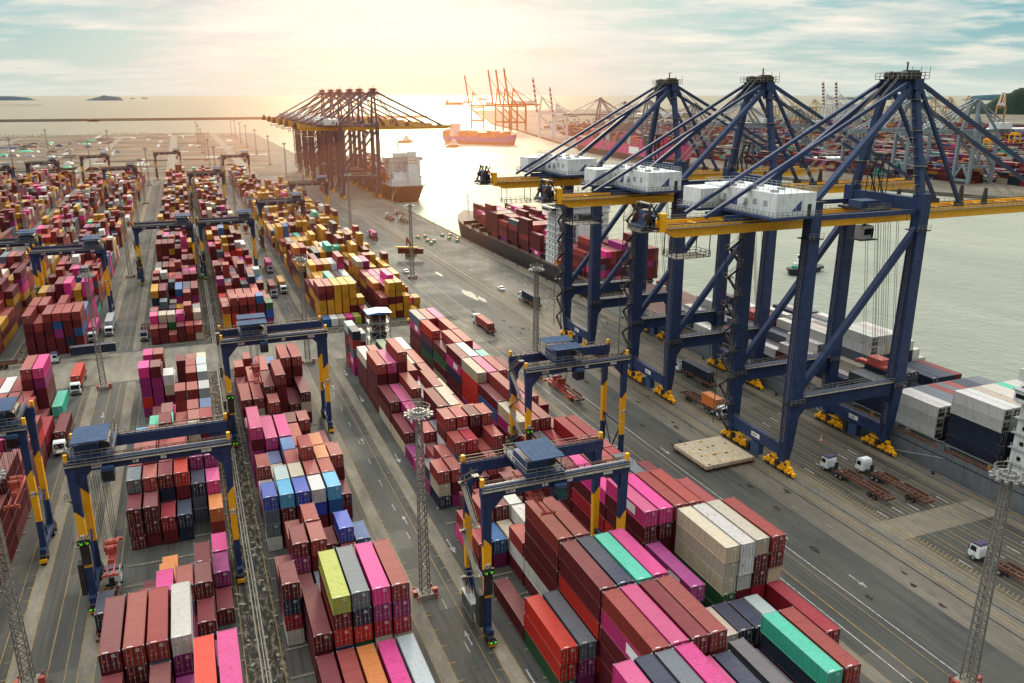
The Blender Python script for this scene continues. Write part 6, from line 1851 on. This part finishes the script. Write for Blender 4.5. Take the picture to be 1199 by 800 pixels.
# far terminal stacks
q = random.Random(31); items = []
def inside(x, y):
    # right of the far quay polyline
    for (xa, ya), (xb, yb) in zip(far_q[1:7], far_q[2:8]):
        if yb <= y <= ya:
            return x > xa + (xb - xa) * (ya - y) / (ya - yb) + 75
    return x > 700
PALF = "m" * 34 + "b" * 18 + "v" * 7 + "p" * 4 + "n" * 8 + "g" * 6 + "w" * 7 + "k" * 7 + "u" * 6 + "o" * 5 + "t" * 3 + "y" * 4 + "c" * 6
ca, sa = cos(.0), sin(.0)
by = 430.0
while by < 1900:
    bx = 600.0
    while bx < 1950:
        if q.random() < .9 and inside(bx, by):
            dom = q.choice(PALF); hb = q.choice((2, 3, 4, 4, 5)); nrow = 6
            for j in range(5):
                for i in range(nrow):
                    n = max(0, min(5, hb + q.choice((-2, -1, 0, 0, 0, 1))))
                    x = bx + i * 2.8 ; y = by + j * 12.9
                    for t in range(max(0, n - 3), n) if n else ():
                        z0 = 0 if t == max(0, n - 3) else t * 2.75
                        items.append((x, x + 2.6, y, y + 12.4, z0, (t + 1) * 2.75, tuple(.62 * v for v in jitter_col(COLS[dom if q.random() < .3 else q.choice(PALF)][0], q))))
        bx += 27 if bx < 1300 else 31
    by += 70
print("far boxes", len(items))
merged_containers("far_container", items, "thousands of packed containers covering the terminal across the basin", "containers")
# trees and vehicles scattered on the far shore read as ground cover
b_ = MB()
for i in range(1500):
    x, y = q.uniform(1000, 2400), q.uniform(1930, 2300); z = abs(q.gauss(0, 5)); s = q.uniform(3, 8)
    b_.add([(x + q.uniform(-s, s), y + q.uniform(-s, s), z + q.uniform(0, s)) for _ in range(3)], [(0, 1, 2)], M["leaf"])
tag(b_.build("far_vegetation", normals=False), "green strip of bushes behind the far terminal", "vegetation", None, "stuff")

# ------------------------------------------------------------------ light, sky, haze
SUN_AZ, SUN_EL = radians(15.5), radians(16.0)      # azimuth from +y towards +x
sl = bpy.data.lights.new("sun", "SUN"); sl.energy = 2.6; sl.angle = radians(9.0); sl.color = (1.0, .78, .54)
so = bpy.data.objects.new("sun", sl); COL.objects.link(so)
sd = Vector((sin(SUN_AZ) * cos(SUN_EL), cos(SUN_AZ) * cos(SUN_EL), sin(SUN_EL)))
so.rotation_euler = (-sd).to_track_quat("-Z", "Y").to_euler(); so.location = (0, 0, 300)

world = bpy.data.worlds.new("World"); scene.world = world; world.use_nodes = True
nt = world.node_tree; bg = nt.nodes["Background"]; bg.inputs["Strength"].default_value = 0.1
sky = nd(nt, "ShaderNodeTexSky", sky_type="NISHITA"); sky.sun_disc = False; sky.sun_elevation = SUN_EL; sky.sun_rotation = SUN_AZ
sky.air_density = 1.0; sky.dust_density = 1.5; sky.ozone_density = 3.0
tc = nd(nt, "ShaderNodeTexCoord"); gv = tc.outputs["Generated"]
sep = nd(nt, "ShaderNodeSeparateXYZ"); lk(nt, gv, sep.inputs[0])
# project the view direction on a cloud deck so that clouds flatten towards the horizon
zc = mth(nt, "ADD", mth(nt, "MAXIMUM", sep.outputs[2], 0.0), 0.11)
cbn = nd(nt, "ShaderNodeCombineXYZ"); lk(nt, mth(nt, "DIVIDE", sep.outputs[0], zc), cbn.inputs[0]); lk(nt, mth(nt, "DIVIDE", sep.outputs[1], zc), cbn.inputs[1])
mp1 = nd(nt, "ShaderNodeVectorRotate"); mp1.rotation_type = "Z_AXIS"; mp1.inputs["Angle"].default_value = YAW; lk(nt, cbn.outputs[0], mp1.inputs["Vector"])
rot = mp1.outputs[0]
cl = noise(nt, mapping(nt, rot, (.8, 1.1, 1.0), (3.9, 1.35, 0)), 1.0, 9, .6)
cl2 = noise(nt, mapping(nt, rot, (1.3, 2.0, 1.0), (7.3, 2.2, 0)), 1.0, 8, .62)
dt = nd(nt, "ShaderNodeVectorMath"); dt.operation = "DOT_PRODUCT"; lk(nt, gv, dt.inputs[0]); gd_ = Vector((sin(SUN_AZ + .03) * cos(radians(6)), cos(SUN_AZ + .03) * cos(radians(6)), sin(radians(6)))); dt.inputs[1].default_value = gd_
glow = ramp(nt, dt.outputs["Value"], [(.86, 0), (.955, .2), (.99, .7), (1.0, 1)])
cov = mth(nt, "ADD", cl, mth(nt, "MULTIPLY", glow, .12))
mask = ramp(nt, cov, [(.45, 0), (.53, .75), (.62, 1)])
cloud = mixc(nt, ramp(nt, cl2, [(.36, 0), (.62, 1)]), (5.0, 6.3, 6.2), (9.9, 9.2, 7.9))
cloud = mixc(nt, glow, cloud, (10.2, 9.7, 8.6))
blue = mixc(nt, .8, sky.outputs[0], (1.5, 4.5, 5.3))
blue = mixc(nt, glow, blue, (7.4, 7.9, 6.8))
c = mixc(nt, mask, blue, cloud)
hz = ramp(nt, sep.outputs[2], [(0.0, 1), (.025, .6), (.07, 0)])
hcol = mixc(nt, glow, (7.2, 7.8, 7.0), (9.0, 7.2, 5.5))
c = mixc(nt, mth(nt, "MULTIPLY", hz, .75), c, hcol)
c = mixc(nt, ramp(nt, sep.outputs[2], [(.13, 0), (.4, .8)]), c, (9.4, 9.3, 8.8))
# an overcast dome is brighter overhead than at the horizon
zen = ramp(nt, sep.outputs[2], [(.12, 1.0), (.6, 1.0)])
zm = nd(nt, "ShaderNodeMapRange"); zm.inputs["From Min"].default_value = .1; zm.inputs["From Max"].default_value = .7; zm.inputs["To Min"].default_value = 1.0; zm.inputs["To Max"].default_value = 2.7; lk(nt, sep.outputs[2], zm.inputs["Value"])
dt2 = nd(nt, "ShaderNodeVectorMath"); dt2.operation = "DOT_PRODUCT"; lk(nt, gv, dt2.inputs[0]); dt2.inputs[1].default_value = (sin(SUN_AZ), cos(SUN_AZ), .55)
az = nd(nt, "ShaderNodeMapRange"); az.inputs["From Min"].default_value = -.7; az.inputs["From Max"].default_value = .58; az.inputs["To Min"].default_value = .08; az.inputs["To Max"].default_value = 1.0; lk(nt, dt2.outputs["Value"], az.inputs["Value"])
zaz = mth(nt, "MULTIPLY", zm.outputs[0], az.outputs[0])
sc_ = nd(nt, "ShaderNodeVectorMath"); sc_.operation = "SCALE"; lk(nt, c, sc_.inputs[0]); lk(nt, zaz, sc_.inputs["Scale"])
lk(nt, sc_.outputs[0], bg.inputs["Color"])

# warm sea haze: a bank of real scattering air over the basin, thinning out at its rim
for nm, loc, scl, dens in (("haze", (275, 1090, -20), (170, 600, 110), .0002), ("haze", (275, 1120, -20), (240, 700, 160), .00016), ("haze", (270, 1150, -20), (320, 800, 230), .00011), ("haze", (265, 1180, -20), (430, 900, 330), .00006), ("haze", (140, 590, -10), (110, 290, 65), .0005)):
    bm = bmesh.new(); bmesh.ops.create_uvsphere(bm, u_segments=48, v_segments=24, radius=1.0)
    me = bpy.data.meshes.new("haze"); bm.to_mesh(me); bm.free()
    hz_o = bpy.data.objects.new("haze", me); COL.objects.link(hz_o)
    hz_o.location = loc; hz_o.rotation_euler = (0, 0, -radians(15.5)); hz_o.scale = scl
    hm = bpy.data.materials.new("sea_haze"); hm.use_nodes = True; nt = hm.node_tree
    for n_ in list(nt.nodes):
        if n_.type == "BSDF_PRINCIPLED": nt.nodes.remove(n_)
    vsn = nd(nt, "ShaderNodeVolumeScatter"); vsn.inputs["Color"].default_value = (1.0, .36, .15, 1); vsn.inputs["Density"].default_value = dens; vsn.inputs["Anisotropy"].default_value = .76
    lk(nt, vsn.outputs[0], [n_ for n_ in nt.nodes if n_.type == "OUTPUT_MATERIAL"][0].inputs["Volume"])
    me.materials.append(hm)
    tag(hz_o, "warm golden haze hanging over the basin and far cranes", "haze", None, "stuff")

scene.view_settings.view_transform = "Standard"; scene.view_settings.look = "None"; scene.view_settings.exposure = 0; scene.view_settings.gamma = 1
cy = scene.cycles
cy.use_denoising = True
cy.max_bounces = 5; cy.diffuse_bounces = 1; cy.glossy_bounces = 2; cy.volume_bounces = 0; cy.transmission_bounces = 2
cy.sample_clamp_indirect = 4
